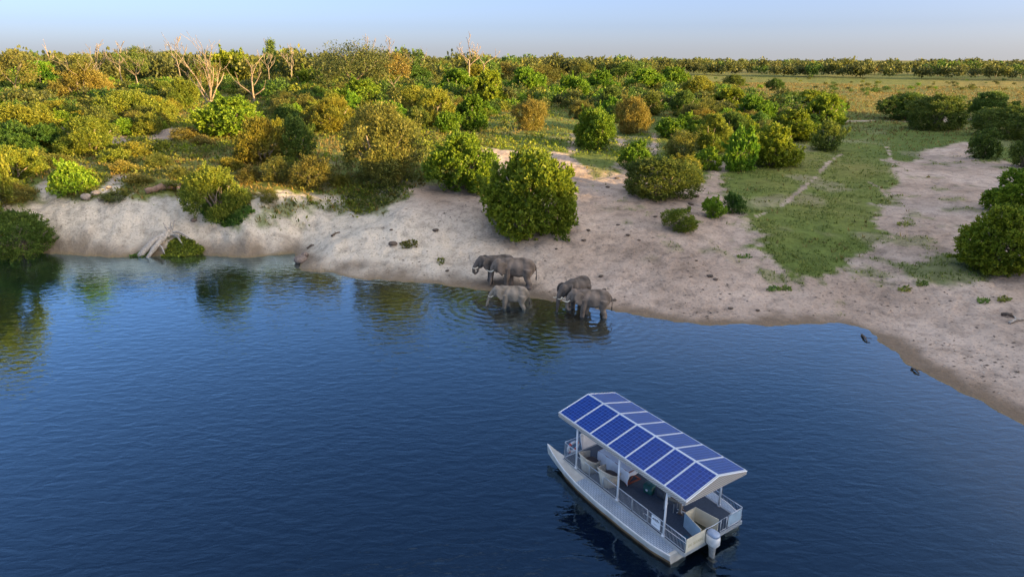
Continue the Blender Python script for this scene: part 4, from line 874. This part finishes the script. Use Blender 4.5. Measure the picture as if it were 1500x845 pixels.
# perforated sheet of the roof ends
m, nt, b = mat('perforated_sheet'); tc = N(nt, 'ShaderNodeTexCoord'); mp = N(nt, 'ShaderNodeMapping'); mp.inputs['Rotation'].default_value = (0, 0, 0); mp.inputs['Scale'].default_value = (1, 1, 1); nt.links.new(tc.outputs['Object'], mp.inputs[0])
sp = N(nt, 'ShaderNodeSeparateXYZ'); nt.links.new(mp.outputs[0], sp.inputs[0])
def sw(sock, k):
    a = N(nt, 'ShaderNodeMath', operation='MULTIPLY'); a.inputs[1].default_value = k; nt.links.new(sock, a.inputs[0]); c = N(nt, 'ShaderNodeMath', operation='SINE'); nt.links.new(a.outputs[0], c.inputs[0]); return c.outputs[0]
s1 = N(nt, 'ShaderNodeMath', operation='ADD'); nt.links.new(sp.outputs[0], s1.inputs[0]); nt.links.new(sp.outputs[1], s1.inputs[1])
ml = N(nt, 'ShaderNodeMath', operation='MULTIPLY'); nt.links.new(sw(s1.outputs[0], 62), ml.inputs[0]); nt.links.new(sw(sp.outputs[2], 75), ml.inputs[1])
rr = ramp(nt, [(.0, (.50, .46, .41)), (.25, (.16, .145, .13))]); nt.links.new(ml.outputs[0], rr.inputs[0]); nt.links.new(rr.outputs[0], b.inputs['Base Color']); b.inputs['Roughness'].default_value = .6; M['perf'] = m

def pontoon(side):
    mb = MB(); st = []     # (x, inner y, outer y, deck z, keel z)
    for x, yo, zt in ((-3.42, 1.96, .40), (-2.6, 2.12, .40), (-1.2, 2.18, .40), (.4, 2.18, .40), (1.6, 2.12, .41), (2.6, 1.99, .44), (3.3, 1.86, .50), (3.8, 1.76, .60), (4.28, 1.66, .74)):
        yi = 1.1 if x < 2.4 else 1.1 + (x - 2.4) / 1.88 * .52; st.append((x, yi, yo, zt))
    rings = []
    for i, (x, yi, yo, zt) in enumerate(st):
        k = 1 if i < len(st) - 1 else 0; zb = -.28 if x < 2.6 else -.28 + (x - 2.6) / 1.68 * .78
        rings.append([(x, side * yi, zt), (x, side * yo, zt), (x, side * (yo + .012), zt - .07), (x, side * (yo - .03), zt * .35), (x, side * (yo - .12), max(zb + .1, 0.02 if x > 3.6 else zb + .1)), (x, side * ((yi + yo) / 2), zb), (x, side * yi, zb + .12)])
    n = 7; V = [p for r in rings for p in r]
    for i in range(len(rings) - 1):
        for k in range(n):
            f = (i * n + k, i * n + (k + 1) % n, (i + 1) * n + (k + 1) % n, (i + 1) * n + k)
            mb.v and None
            if i == 0 and k == 0: mb.v = list(V)
            mb.f.append(f if side > 0 else f[::-1]); mb.m.append(1 if k in (3, 4, 5) else 0)
    mb.f += [tuple(range(n)), tuple(range((len(rings) - 1) * n, len(rings) * n))[::-1]]; mb.m += [0, 0]
    o = mb.build('pontoon', [M['hull'], M['waterline']], boat)
    # tread plates on top, plate by plate, and the bow plate
    edges = [-3.3, -2.35, -1.4, -.45, .5, 1.45, 2.3]
    for a_, b_ in zip(edges[:-1], edges[1:]):
        f = lambda x: np.interp(x, [s[0] for s in st], [s[2] for s in st]); m2 = MB(); z0 = .415; xs = np.linspace(a_ + .006, b_ - .006, 4)
        for q in range(3):
            x0, x1 = xs[q], xs[q + 1]; y0, y1 = f(x0) - .035, f(x1) - .035
            vs = [(x0, side * 1.585, z0), (x1, side * 1.585, z0), (x1, side * y1, z0), (x0, side * y0, z0)]; m2.add(vs + [(p[0], p[1], z0 - .012) for p in vs], [(0, 1, 2, 3), (4, 7, 6, 5), (0, 3, 7, 4), (1, 5, 6, 2), (2, 6, 7, 3), (0, 4, 5, 1)])
        m2.build('tread_plate', M['tread'], o)
    m2 = MB(); m2.tube([(s[0], side * s[2], s[3] + .012) for s in st], .022, 6); m2.build('gunwale', M['white'], o, True)
    return o
pontoon(1); pontoon(-1)
mb = MB(); mb.box((-.22, 0, .475), (6.96, 3.10, .13)); dk = mb.build('deck', M['deck'], boat)
mb = MB()
for s in (-1, 1): mb.box((-.22, s * 1.563, .47), (7.02, .03, .15))
mb.box((-3.715, 0, .47), (.03, 3.10, .15)); mb.box((3.275, 0, .47), (.03, 3.10, .15)); mb.build('trim', M['steel'], dk)
for x in (2.396, -.183, -2.661):
    for s in (-1, 1):
        mb = MB(); mb.tube([(x, s * 1.53, .54), (x, s * 1.53, 2.60)], .042, 10); mb.tube([(x, s * 1.53, .54), (x, s * 1.53, .60)], .075, 10); mb.build('post', M['white'], boat, True)
# roof
ZE, RISE, HW, RL = 2.665, .416, 1.625, 7.15
mb = MB(); an = math.atan2(RISE, HW); sl = math.hypot(RISE, HW)
mb.box((0, 0, ZE + RISE - .035), (RL, .08, .05))
for s in (-1, 1):
    mb.box((0, s * (HW - .03), ZE - .05), (RL, .05, .07))
    for x in np.linspace(-RL / 2 + .03, RL / 2 - .03, 8):
        mb.tube([(x, s * .03, ZE + RISE - .06), (x, s * (HW - .05), ZE - .055)], .024, 6)
for x in (2.396, -.183, -2.661): mb.box((x, 0, ZE - .06), (.05, 2 * HW - .1, .05))
roof = mb.build('roof', M['white'], boat)
pw = RL / 7
mp_ = MB(); cw, ch = 6, 10; W_, L_ = pw - .012, sl - .03; mp_.box((0, 0, -.012), (W_ - .03, L_ - .03, .018), 1)
for (c, d) in (((0, L_ / 2 - .014, 0), (W_, .020, .04)), ((0, -L_ / 2 + .014, 0), (W_, .020, .04)), ((W_ / 2 - .014, 0, 0), (.020, L_ - .056, .04)), ((-W_ / 2 + .014, 0, 0), (.020, L_ - .056, .04))): mp_.box(c, d, 0)
iw, il = (W_ - .07) / cw, (L_ - .07) / ch
for i in range(cw):
    for j in range(ch):
        x = -W_ / 2 + .035 + (i + .5) * iw; y = -L_ / 2 + .035 + (j + .5) * il; mp_.add([(x - iw / 2 + .008, y - il / 2 + .008, .002), (x + iw / 2 - .008, y - il / 2 + .008, .002), (x + iw / 2 - .008, y + il / 2 - .008, .002), (x - iw / 2 + .008, y + il / 2 - .008, .002)], [(0, 1, 2, 3)], 2)
PANEL = mp_.mesh('solar_panel', [M['frame'], M['backsheet'], M['cell']])
for s in (-1, 1):
    for k in range(7):
        o = link('solar_panel', PANEL, roof); o.location = (-RL / 2 + (k + .5) * pw, s * HW / 2, ZE + RISE / 2 + .012); o.rotation_euler = (-s * an, 0, 0)
for x in (-RL / 2 - .012, RL / 2 + .012):
    mb = MB(); y, z0 = HW, ZE - .15; prof = [(-y, z0), (y, z0), (y, ZE - .015), (0, ZE + RISE - .015), (-y, ZE - .015)]
    mb.add([(x - .01, *p) for p in prof] + [(x + .01, *p) for p in prof], [(4, 3, 2, 1, 0), (5, 6, 7, 8, 9)] + [(i, (i + 1) % 5, 5 + (i + 1) % 5, 5 + i) for i in range(5)]); mb.build('gable_end', M['perf'], roof)
    mb = MB(); xx = x + (.014 if x > 0 else -.014); mb.tube([(xx, -HW, ZE), (xx, 0, ZE + RISE), (xx, HW, ZE)], .02, 4); mb.build('verge_trim', M['frame'], roof)
for s in (-1, 1):
    mb = MB(); mb.box((0, s * (HW + .012), ZE - .085), (RL, .014, .15)); mb.build('fascia', M['perf'], roof)
mb = MB(); mb.tube([(-RL / 2, 0, ZE + RISE + .03), (RL / 2, 0, ZE + RISE + .025)], .02, 6); mb.build('ridge_cap', M['frame'], roof, True)
# railings, one panel after another
def rail_panel(p0, p1, z0, z1, nb, name='rail_panel'):
    p0, p1 = Vector((*p0, 0)), Vector((*p1, 0)); mb = MB(); d = (p1 - p0).normalized(); a = p0 + d * .025; b_ = p1 - d * .025; up = Vector((0, 0, 1))
    mb.tube([a + up * z0, a + up * z1, b_ + up * z1, b_ + up * z0, a + up * (z0 + .001)], .016, 6)
    for k in range(1, nb): q = a.lerp(b_, k / nb); mb.tube([q + up * z0, q + up * z1], .006, 4, cap=False)
    o = mb.build(name, M['alu'], boat, True); return o
LX = [3.22, 2.396, 1.54, .68, -.183, -1.01, -1.84, -2.661, -3.70]
for s in (1, -1):
    for k, (a_, b_) in enumerate(zip(LX[:-1], LX[1:])): rail_panel((a_, s * 1.535), (b_, s * 1.535), .60, 1.36 if k == 0 else 1.14, max(8, int((a_ - b_) / .065)))
rail_panel((3.235, 1.52), (3.235, .50), .60, 1.36, 14); rail_panel((3.235, -.50), (3.235, -1.52), .60, 1.36, 14)
rail_panel((-3.70, -1.52), (-3.70, -.72), .60, 1.14, 3, 'rail_panel'); rail_panel((-3.70, -.68), (-3.70, -.30), .60, 1.12, 2, 'gate')
mb = MB(); mb.tube([(-3.70, -.3, 1.10), (-3.72, .1, 1.09), (-3.70, .55, 1.10)], .016, 6); mb.build('chain_bar', M['alu'], boat, True)
mb = MB(); mb.box((-3.70, -1.12, .86), (.012, .74, .46)); mb.build('clear_panel', M['bluegrey'], boat)
# stern panel with faint worn marks, sign plate on the rail
mb = MB(); mb.box((-3.715, 1.03, .82), (.03, .98, .58)); sp_ = mb.build('stern_panel', M['cream'], boat)
M['ochre'] = simple('worn_ochre_lettering', (.42, .36, .16), .6); gq = random.Random(4); mb = MB(); y = 1.42
for k in range(11):
    w = gq.uniform(.03, .055)
    if k in (3,): y -= .06
    mb.box((-3.733, y - w / 2, .80), (.004, w * .35, .13)); mb.box((-3.733, y - w * .8, .80 + gq.choice((-.05, 0, .05))), (.004, w * .6, .03)); y -= w + .022
mb.build('lettering', M['ochre'], sp_)
mb = MB(); mb.box((-2.28, 1.562, .90), (.44, .014, .44)); sg = mb.build('sign_plate', M['white'], boat)
M['ink'] = simple('dark_ink', (.05, .06, .08), .6); mb = MB()
for cx_, cz_, w, hh in ((-2.42, 1.00, .06, .05), (-2.35, 1.02, .09, .07), (-2.26, 1.01, .08, .06), (-2.18, 1.0, .07, .08), (-2.12, .98, .05, .04), (-2.3, .955, .20, .02), (-2.28, .80, .22, .015)): mb.ball((cx_, 1.571, cz_), (w / 2, .003, hh / 2), 10, 6)
mb.build('emblem', M['ink'], sg)
# motor well: three upright walls round an opening in the stern
A_w, B_w, C_w, D_w = Vector((-2.72, .52, 0)), Vector((-2.72, -.06, 0)), Vector((-3.66, -.22, 0)), Vector((-3.66, .72, 0))
def wall(p, q, z0, z1, inner):
    mb = MB(); d = (q - p).normalized(); n_ = Vector((-d.y, d.x, 0)) * .014; up = Vector((0, 0, 1))
    vs = [p - n_ + up * z0, q - n_ + up * z0, q - n_ + up * z1, p - n_ + up * z1, p + n_ + up * z0, q + n_ + up * z0, q + n_ + up * z1, p + n_ + up * z1]
    mb.add(vs, [(0, 1, 2, 3)], 0); mb.add(vs, [(5, 4, 7, 6)], 1); mb.add(vs, [(3, 2, 6, 7), (0, 4, 5, 1), (1, 5, 6, 2), (0, 3, 7, 4)], 0)
    return mb.build('well_wall', [M['cream'], M['bluegrey']], boat)
wall(D_w, A_w, .54, 1.16, 1); wall(A_w + Vector((0, -.02, 0)), B_w, .54, 1.16, 1); wall(B_w, C_w, .54, 1.16, 1)
mb = MB(); mb.add([tuple(v_ + Vector((0, 0, .552))) for v_ in (A_w, B_w, C_w, D_w)], [(0, 1, 2, 3)]); M['wellfloor'] = simple('wet_dark_well', (.06, .065, .045), .4); mb.build('well_floor', M['wellfloor'], boat)
# outboard motor
M['cowl'] = simple('pale_motor_cowl', (.62, .62, .60), .3, var=.06); M['cowltop'] = simple('blue_grey_cowl_top', (.33, .40, .52), .3, var=.1); M['leg'] = simple('grey_motor_leg', (.30, .29, .27), .5, var=.2)
mot = empty('outboard_motor', (-3.95, .36, 0)); mot.parent = boat
def loft(sections, n=14, p=3.0):
    V = []; 
    for (cx_, z, a_, b_) in sections:
        for k in range(n):
            t = 2 * math.pi * k / n; c, s = math.cos(t), math.sin(t); V.append((cx_ + a_ * math.copysign(abs(c) ** (2 / p), c), b_ * math.copysign(abs(s) ** (2 / p), s), z))
    F = [(i * n + k, i * n + (k + 1) % n, (i + 1) * n + (k + 1) % n, (i + 1) * n + k) for i in range(len(sections) - 1) for k in range(n)]; F += [tuple(range(n))[::-1], tuple(range((len(sections) - 1) * n, len(sections) * n))]
    mb = MB(); mb.add(V, F); return mb
loft([(0, .52, .20, .15), (0, .60, .25, .185), (.01, .80, .26, .195), (.015, .95, .25, .185)]).build('cowling', M['cowl'], mot, True)
loft([(.015, .95, .25, .185), (.02, 1.04, .225, .165), (.03, 1.09, .15, .11)]).build('cowl_top', M['cowltop'], mot, True)
loft([(.02, .52, .17, .12), (.0, .35, .13, .09), (-.02, .0, .11, .06), (-.02, -.35, .10, .05)]).build('drive_leg', M['leg'], mot, True)
mb = MB(); mb.box((-.05, 0, -.12), (.36, .22, .02)); mb.tube([(-.28, 0, -.42), (-.1, 0, -.42), (.2, 0, -.42)], [.03, .06, .02], 8); mb.build('gearcase', M['leg'], mot, True)
mb = MB()
for k in range(3):
    a_ = k * 2.094; mb.add([(-.28, 0, -.42), (-.26, .13 * math.cos(a_) - .05 * math.sin(a_), -.42 + .13 * math.sin(a_) + .05 * math.cos(a_)), (-.30, .14 * math.cos(a_ + .5), -.42 + .14 * math.sin(a_ + .5)), (-.27, .06 * math.cos(a_ + .9), -.42 + .06 * math.sin(a_ + .9))], [(0, 1, 2, 3)])
mb.build('propeller', M['leg'], mot); mb = MB(); mb.box((.22, 0, .62), (.14, .26, .26)); mb.build('mount_bracket', M['leg'], mot)
# bow boarding board
mb = MB(); mb.add([(3.30, .46, .56), (3.30, -.46, .56), (3.62, -.36, 1.15), (3.62, .36, 1.15), (3.325, .46, .55), (3.325, -.46, .55), (3.645, -.36, 1.14), (3.645, .36, 1.14)], [(0, 1, 2, 3), (7, 6, 5, 4), (0, 4, 5, 1), (1, 5, 6, 2), (2, 6, 7, 3), (3, 7, 4, 0)]); mb.build('boarding_board', M['white'], boat)

def on_boat(name, label, cat, x, y, rz=0.0, z=.54, group=None):
    c, s = math.cos(BYAW), math.sin(BYAW); o = empty(name, (BX + c * x - s * y, BY + s * x + c * y, z), BYAW + rz); return put(o, label, cat, group)
M['wicker'] = simple('pale_wicker', (.50, .45, .36), .8, var=.2, scale=26, bump=.4); M['cushion'] = simple('dark_seat_cushion', (.10, .075, .065), .9)
def armchair(x, y, rz, label):
    o = on_boat('wicker_armchair', label, 'armchair', x, y, rz, group='wicker armchairs by the clothed table')
    # tub shell: faces +x, low arms sweeping up into the back
    mb = MB(); n = 22; inn = []; out = []
    for k in range(n + 1):
        t = math.radians(-125 + 250 * k / n) + math.pi; c, s = math.cos(t), math.sin(t); top = .60 + .24 * max(0, -c) ** 1.5; fl = .07
        for (lst, r_) in ((inn, .0), (out, .045)): lst.append(((c * (.30 + r_), s * (.30 + r_), .05), (c * (.34 + fl + r_), s * (.36 + fl + r_), top)))
    V = [p for k in range(n + 1) for p in (inn[k][0], inn[k][1], out[k][1], out[k][0])]; F = []
    for k in range(n):
        for j in range(4): F.append((k * 4 + j, k * 4 + (j + 1) % 4, (k + 1) * 4 + (j + 1) % 4, (k + 1) * 4 + j))
    F += [(0, 3, 2, 1), (n * 4, n * 4 + 1, n * 4 + 2, n * 4 + 3)]; mb.add(V, F); mb.build('shell', M['wicker'], o, True)
    mb = MB(); mb.tube([(out[k][1][0], out[k][1][1], out[k][1][2] + .005) for k in range(n + 1)], .035, 6); mb.build('rolled_rim', M['wicker'], o, True)
    loft([(.05, .36, .30, .27), (.05, .44, .31, .28), (.05, .46, .27, .24)]).build('seat_cushion', M['cushion'], o, True)
    loft([(.04, .05, .29, .27), (.05, .36, .31, .29)]).build('seat_base', M['wicker'], o, True)
    for (a_, b_) in ((.25, .22), (.25, -.22), (-.22, .2), (-.22, -.2)):
        mb = MB(); mb.tube([(a_, b_, 0), (a_, b_, .08)], .025, 6); mb.build('leg', M['wicker'], o)
armchair(1.98, 1.14, math.radians(-98), 'pale wicker armchair by the rail, the one closer to the bow')
armchair(.78, 1.14, math.radians(-82), 'pale wicker armchair by the rail, the one closer to the stern')
armchair(1.75, -1.05, math.radians(92), 'pale wicker armchair across the table under the roof')
t = on_boat('dining_table', 'red brown wooden folding table under a white cloth', 'table', 1.10, .20, 0); M['redtimber'] = simple('red_brown_timber', (.22, .055, .028), .5, var=.2)
mb = MB(); mb.box((0, 0, .72), (1.9, .85, .04)); mb.build('table_top', M['redtimber'], t)
for ex in (-.78, .78):
    for s in (-1, 1):
        mb = MB(); mb.tube([(ex, s * .36, .02), (ex + s * .001, -s * .34, .70)], .032, 6); mb.build('leg', M['redtimber'], t)
    mb = MB(); mb.box((ex, 0, .02), (.07, .8, .04)); mb.build('foot_rail', M['redtimber'], t)
cl = on_boat('tablecloth', 'white cloth draped over the folding table, corners hanging down', 'tablecloth', 1.10, .20, 0, .54)
nx, ny = 26, 18; V = []; 
for j in range(ny + 1):
    for i in range(nx + 1):
        x = -1.18 + 2.36 * i / nx; y = -.78 + 1.80 * j / ny; ox = max(0, abs(x) - .955); oy = max(0, abs(y) - .43); z = .746
        if ox or oy:
            z -= max(ox, oy) * .95 + .35 * min(ox, oy); x = math.copysign(min(abs(x), .957 + .10 * ox + .02 * math.sin(y * 14)), x) if ox else x; y = math.copysign(min(abs(y), .432 + .12 * oy + (.025 * math.sin(x * 11) * min(1, oy * 6))), y) if oy else y
        V.append((x, y, z))
F = [(j * (nx + 1) + i, j * (nx + 1) + i + 1, (j + 1) * (nx + 1) + i + 1, (j + 1) * (nx + 1) + i) for j in range(ny) for i in range(nx)]
mb = MB(); mb.add(V, F); M['cloth'] = simple('white_table_linen', (.78, .79, .82), .9, var=.04); o = mb.build('cloth', M['cloth'], cl, True); md = o.modifiers.new('thick', 'SOLIDIFY'); md.thickness = .006
co = on_boat('cool_box', 'dark green cool box with a white badge on the deck', 'cool box', -.52, .12, .25); M['boxgreen'] = simple('dark_green_plastic', (.008, .085, .075), .4, var=.1)
loft([(0, 0, .19, .15), (0, .02, .20, .16), (0, .30, .215, .175)], 16, 6).build('body', M['boxgreen'], co, True); loft([(0, .305, .225, .185), (0, .36, .22, .18), (0, .375, .19, .15)], 16, 6).build('lid', M['boxgreen'], co, True)
mb = MB(); mb.tube([(0, -.2, .28), (0, -.21, .40), (0, .21, .40), (0, .2, .28)], .012, 6); mb.build('handle', M['boxgreen'], co, True); mb = MB(); mb.ball((.02, .177, .17), (.055, .006, .05), 12, 6); mb.build('badge', M['white'], co, True)
M['slate'] = simple('slate_grey_canvas', (.085, .095, .11), .9)
cv = on_boat('storage_chest', 'low slate grey chest beside the green cool box', 'chest', -1.12, -.22, .1); loft([(0, 0, .30, .24), (0, .28, .31, .25)], 16, 7).build('body', M['slate'], cv, True); loft([(0, .285, .32, .26), (0, .33, .31, .25)], 16, 7).build('lid', M['slate'], cv, True)
ps = on_boat('pedestal_stool', 'small white stool on a star shaped foot under the roof end', 'stool', -2.10, -.02, 0); mb = MB(); mb.tube([(0, 0, .02), (0, 0, .44)], .025, 8); mb.build('column', M['white'], ps, True); loft([(0, .43, .16, .14), (0, .47, .18, .16), (0, .49, .16, .14)]).build('seat', M['white'], ps, True)
for k in range(5):
    a_ = k * 1.2566; mb = MB(); mb.tube([(0, 0, .05), (.2 * math.cos(a_), .2 * math.sin(a_), .015)], [.028, .018], 6); mb.build('foot', M['white'], ps)
# seated person on a plain chair beneath the roof
ch = on_boat('deck_chair', 'grey chair with a person sitting on it under the roof', 'chair', -1.72, .16, math.radians(200)); loft([(0, .40, .22, .21), (0, .45, .23, .22)], 14, 5).build('seat', M['slate'], ch, True); mb = MB(); mb.box((-.22, 0, .68), (.03, .42, .40)); mb.build('backrest', M['slate'], ch)
for a_ in (-.19, .19):
    for b_ in (-.18, .18): mb = MB(); mb.tube([(a_, b_, 0), (a_, b_, .41)], .017, 6); mb.build('leg', M['steel'], ch)
pe = on_boat('person', 'seated person in a pale shirt with hands on the knees', 'person', -1.72, .16, math.radians(200)); M['shirt'] = simple('pale_blue_shirt', (.48, .53, .56), .9, var=.08); M['skin'] = simple('brown_skin', (.13, .072, .045), .6); M['trouser'] = simple('khaki_trousers', (.20, .17, .13), .9); M['hair'] = simple('black_hair', (.02, .018, .016), .9)
mb = MB(); mb.ball((-.06, 0, .58), (.16, .19, .16), 14, 10); mb.tube([(-.05, 0, .55), (-.03, 0, .80), (.0, 0, 1.02)], [.165, .155, .17], 12); mb.tube([(.0, -.17, 1.03), (.0, .17, 1.03)], [.075, .075], 10); mb.tube([(.01, 0, 1.02), (.03, 0, 1.15)], [.06, .055], 10)
mb.ball((.05, 0, 1.25), (.10, .078, .125), 14, 12); mb.ball((.145, 0, 1.235), (.022, .018, .03), 8, 6)
for s in (-1, 1):
    mb.tube([(-.02, s * .10, .54), (.22, s * .12, .56), (.42, s * .13, .54)], [.095, .085, .065], 10); mb.tube([(.42, s * .13, .54), (.43, s * .13, .30), (.40, s * .13, .07)], [.065, .058, .042], 10); mb.tube([(.36, s * .13, .045), (.46, s * .13, .05), (.56, s * .14, .035)], [.045, .045, .03], 8)
    mb.tube([(.0, s * .20, 1.02), (.05, s * .26, .80), (.10, s * .26, .74)], [.06, .05, .045], 9); mb.tube([(.10, s * .26, .74), (.26, s * .20, .66), (.34, s * .16, .655)], [.045, .036, .03], 9); mb.ball((.38, s * .15, .64), (.045, .038, .02), 8, 6)
    for k in range(4): mb.tube([(.40, s * .15 + (k - 1.5) * .018, .64), (.45, s * .15 + (k - 1.5) * .021, .625), (.475 - .006 * abs(k - 1.5), s * .15 + (k - 1.5) * .022, .60)], [.0105, .010, .009], 6)
    mb.tube([(.36, s * .125, .64), (.40, s * .10, .625)], [.011, .010], 6); mb.ball((.05, s * .08, 1.25), (.02, .014, .03), 8, 6)
bme = remeshed(mb, .013, 3, M['skin'], 'body'); bme.materials.append(M['shirt']); bme.materials.append(M['trouser'])
mi = []
for p_ in bme.polygons:
    c = p_.center; k = 0
    if c.z > .62 and c.z < 1.10 and c.x < .14 and not (abs(c.y) > .22 and c.z < .78): k = 1
    elif c.z < .64 and c.z > .10 and not (c.x > .30 and c.z > .595): k = 2
    mi.append(k)
bme.polygons.foreach_set('material_index', mi); body = link('body', bme, pe)
mb = MB(); mb.ball((.03, 0, 1.275), (.112, .09, .118), 14, 10); hr = mb.build('hair', M['hair'], pe, True)
bmx = bmesh.new(); bmx.from_mesh(hr.data); bmesh.ops.delete(bmx, geom=[v_ for v_ in bmx.verts if v_.co.x > .09 and v_.co.z < 1.33 or v_.co.z < 1.19], context='VERTS'); bmx.to_mesh(hr.data); bmx.free()
# life ring on the bow rail
lr = on_boat('life_ring', 'white life ring with red bands hung on the bow rail', 'life ring', 3.15, 1.12, 0, 1.02); M['red'] = simple('faded_red_band', (.55, .10, .07), .6)
mb = MB(); mb.tube([(.0, .27 * math.cos(k * math.pi / 14), .27 * math.sin(k * math.pi / 14)) for k in range(29)], .062, 10, cap=False); mb.build('ring', M['white'], lr, True)
for q in range(4):
    mb = MB(); mb.tube([(0, .27 * math.cos(a_), .27 * math.sin(a_)) for a_ in np.linspace(q * math.pi / 2 + .55, q * math.pi / 2 + 1.0, 5)], .066, 10, cap=False); mb.build('band', M['red'], lr, True)
lr.rotation_euler = (0, math.radians(-12), BYAW)
bh = on_boat('boat_hook', 'long white pole lying on the deck along the rail', 'pole', -2.45, 1.18, math.radians(2), .556); mb = MB(); mb.tube([(-1.0, 0, 0), (1.0, 0, 0)], .016, 8); mb.build('pole', M['white'], bh, True); mb = MB(); mb.tube([(1.0, 0, 0), (1.08, 0, .0), (1.10, .05, 0), (1.05, .07, 0)], .012, 6); mb.build('hook', M['steel'], bh, True)
mt = on_boat('rubber_mat', 'dark blue mat on the deck in the stern corner', 'mat', -3.35, 1.02, .05, .542); M['mat'] = simple('dark_blue_rubber', (.012, .075, .14), .7); loft([(0, 0, .28, .24), (0, .012, .28, .24)], 16, 8).build('mat_sheet', M['mat'], mt)
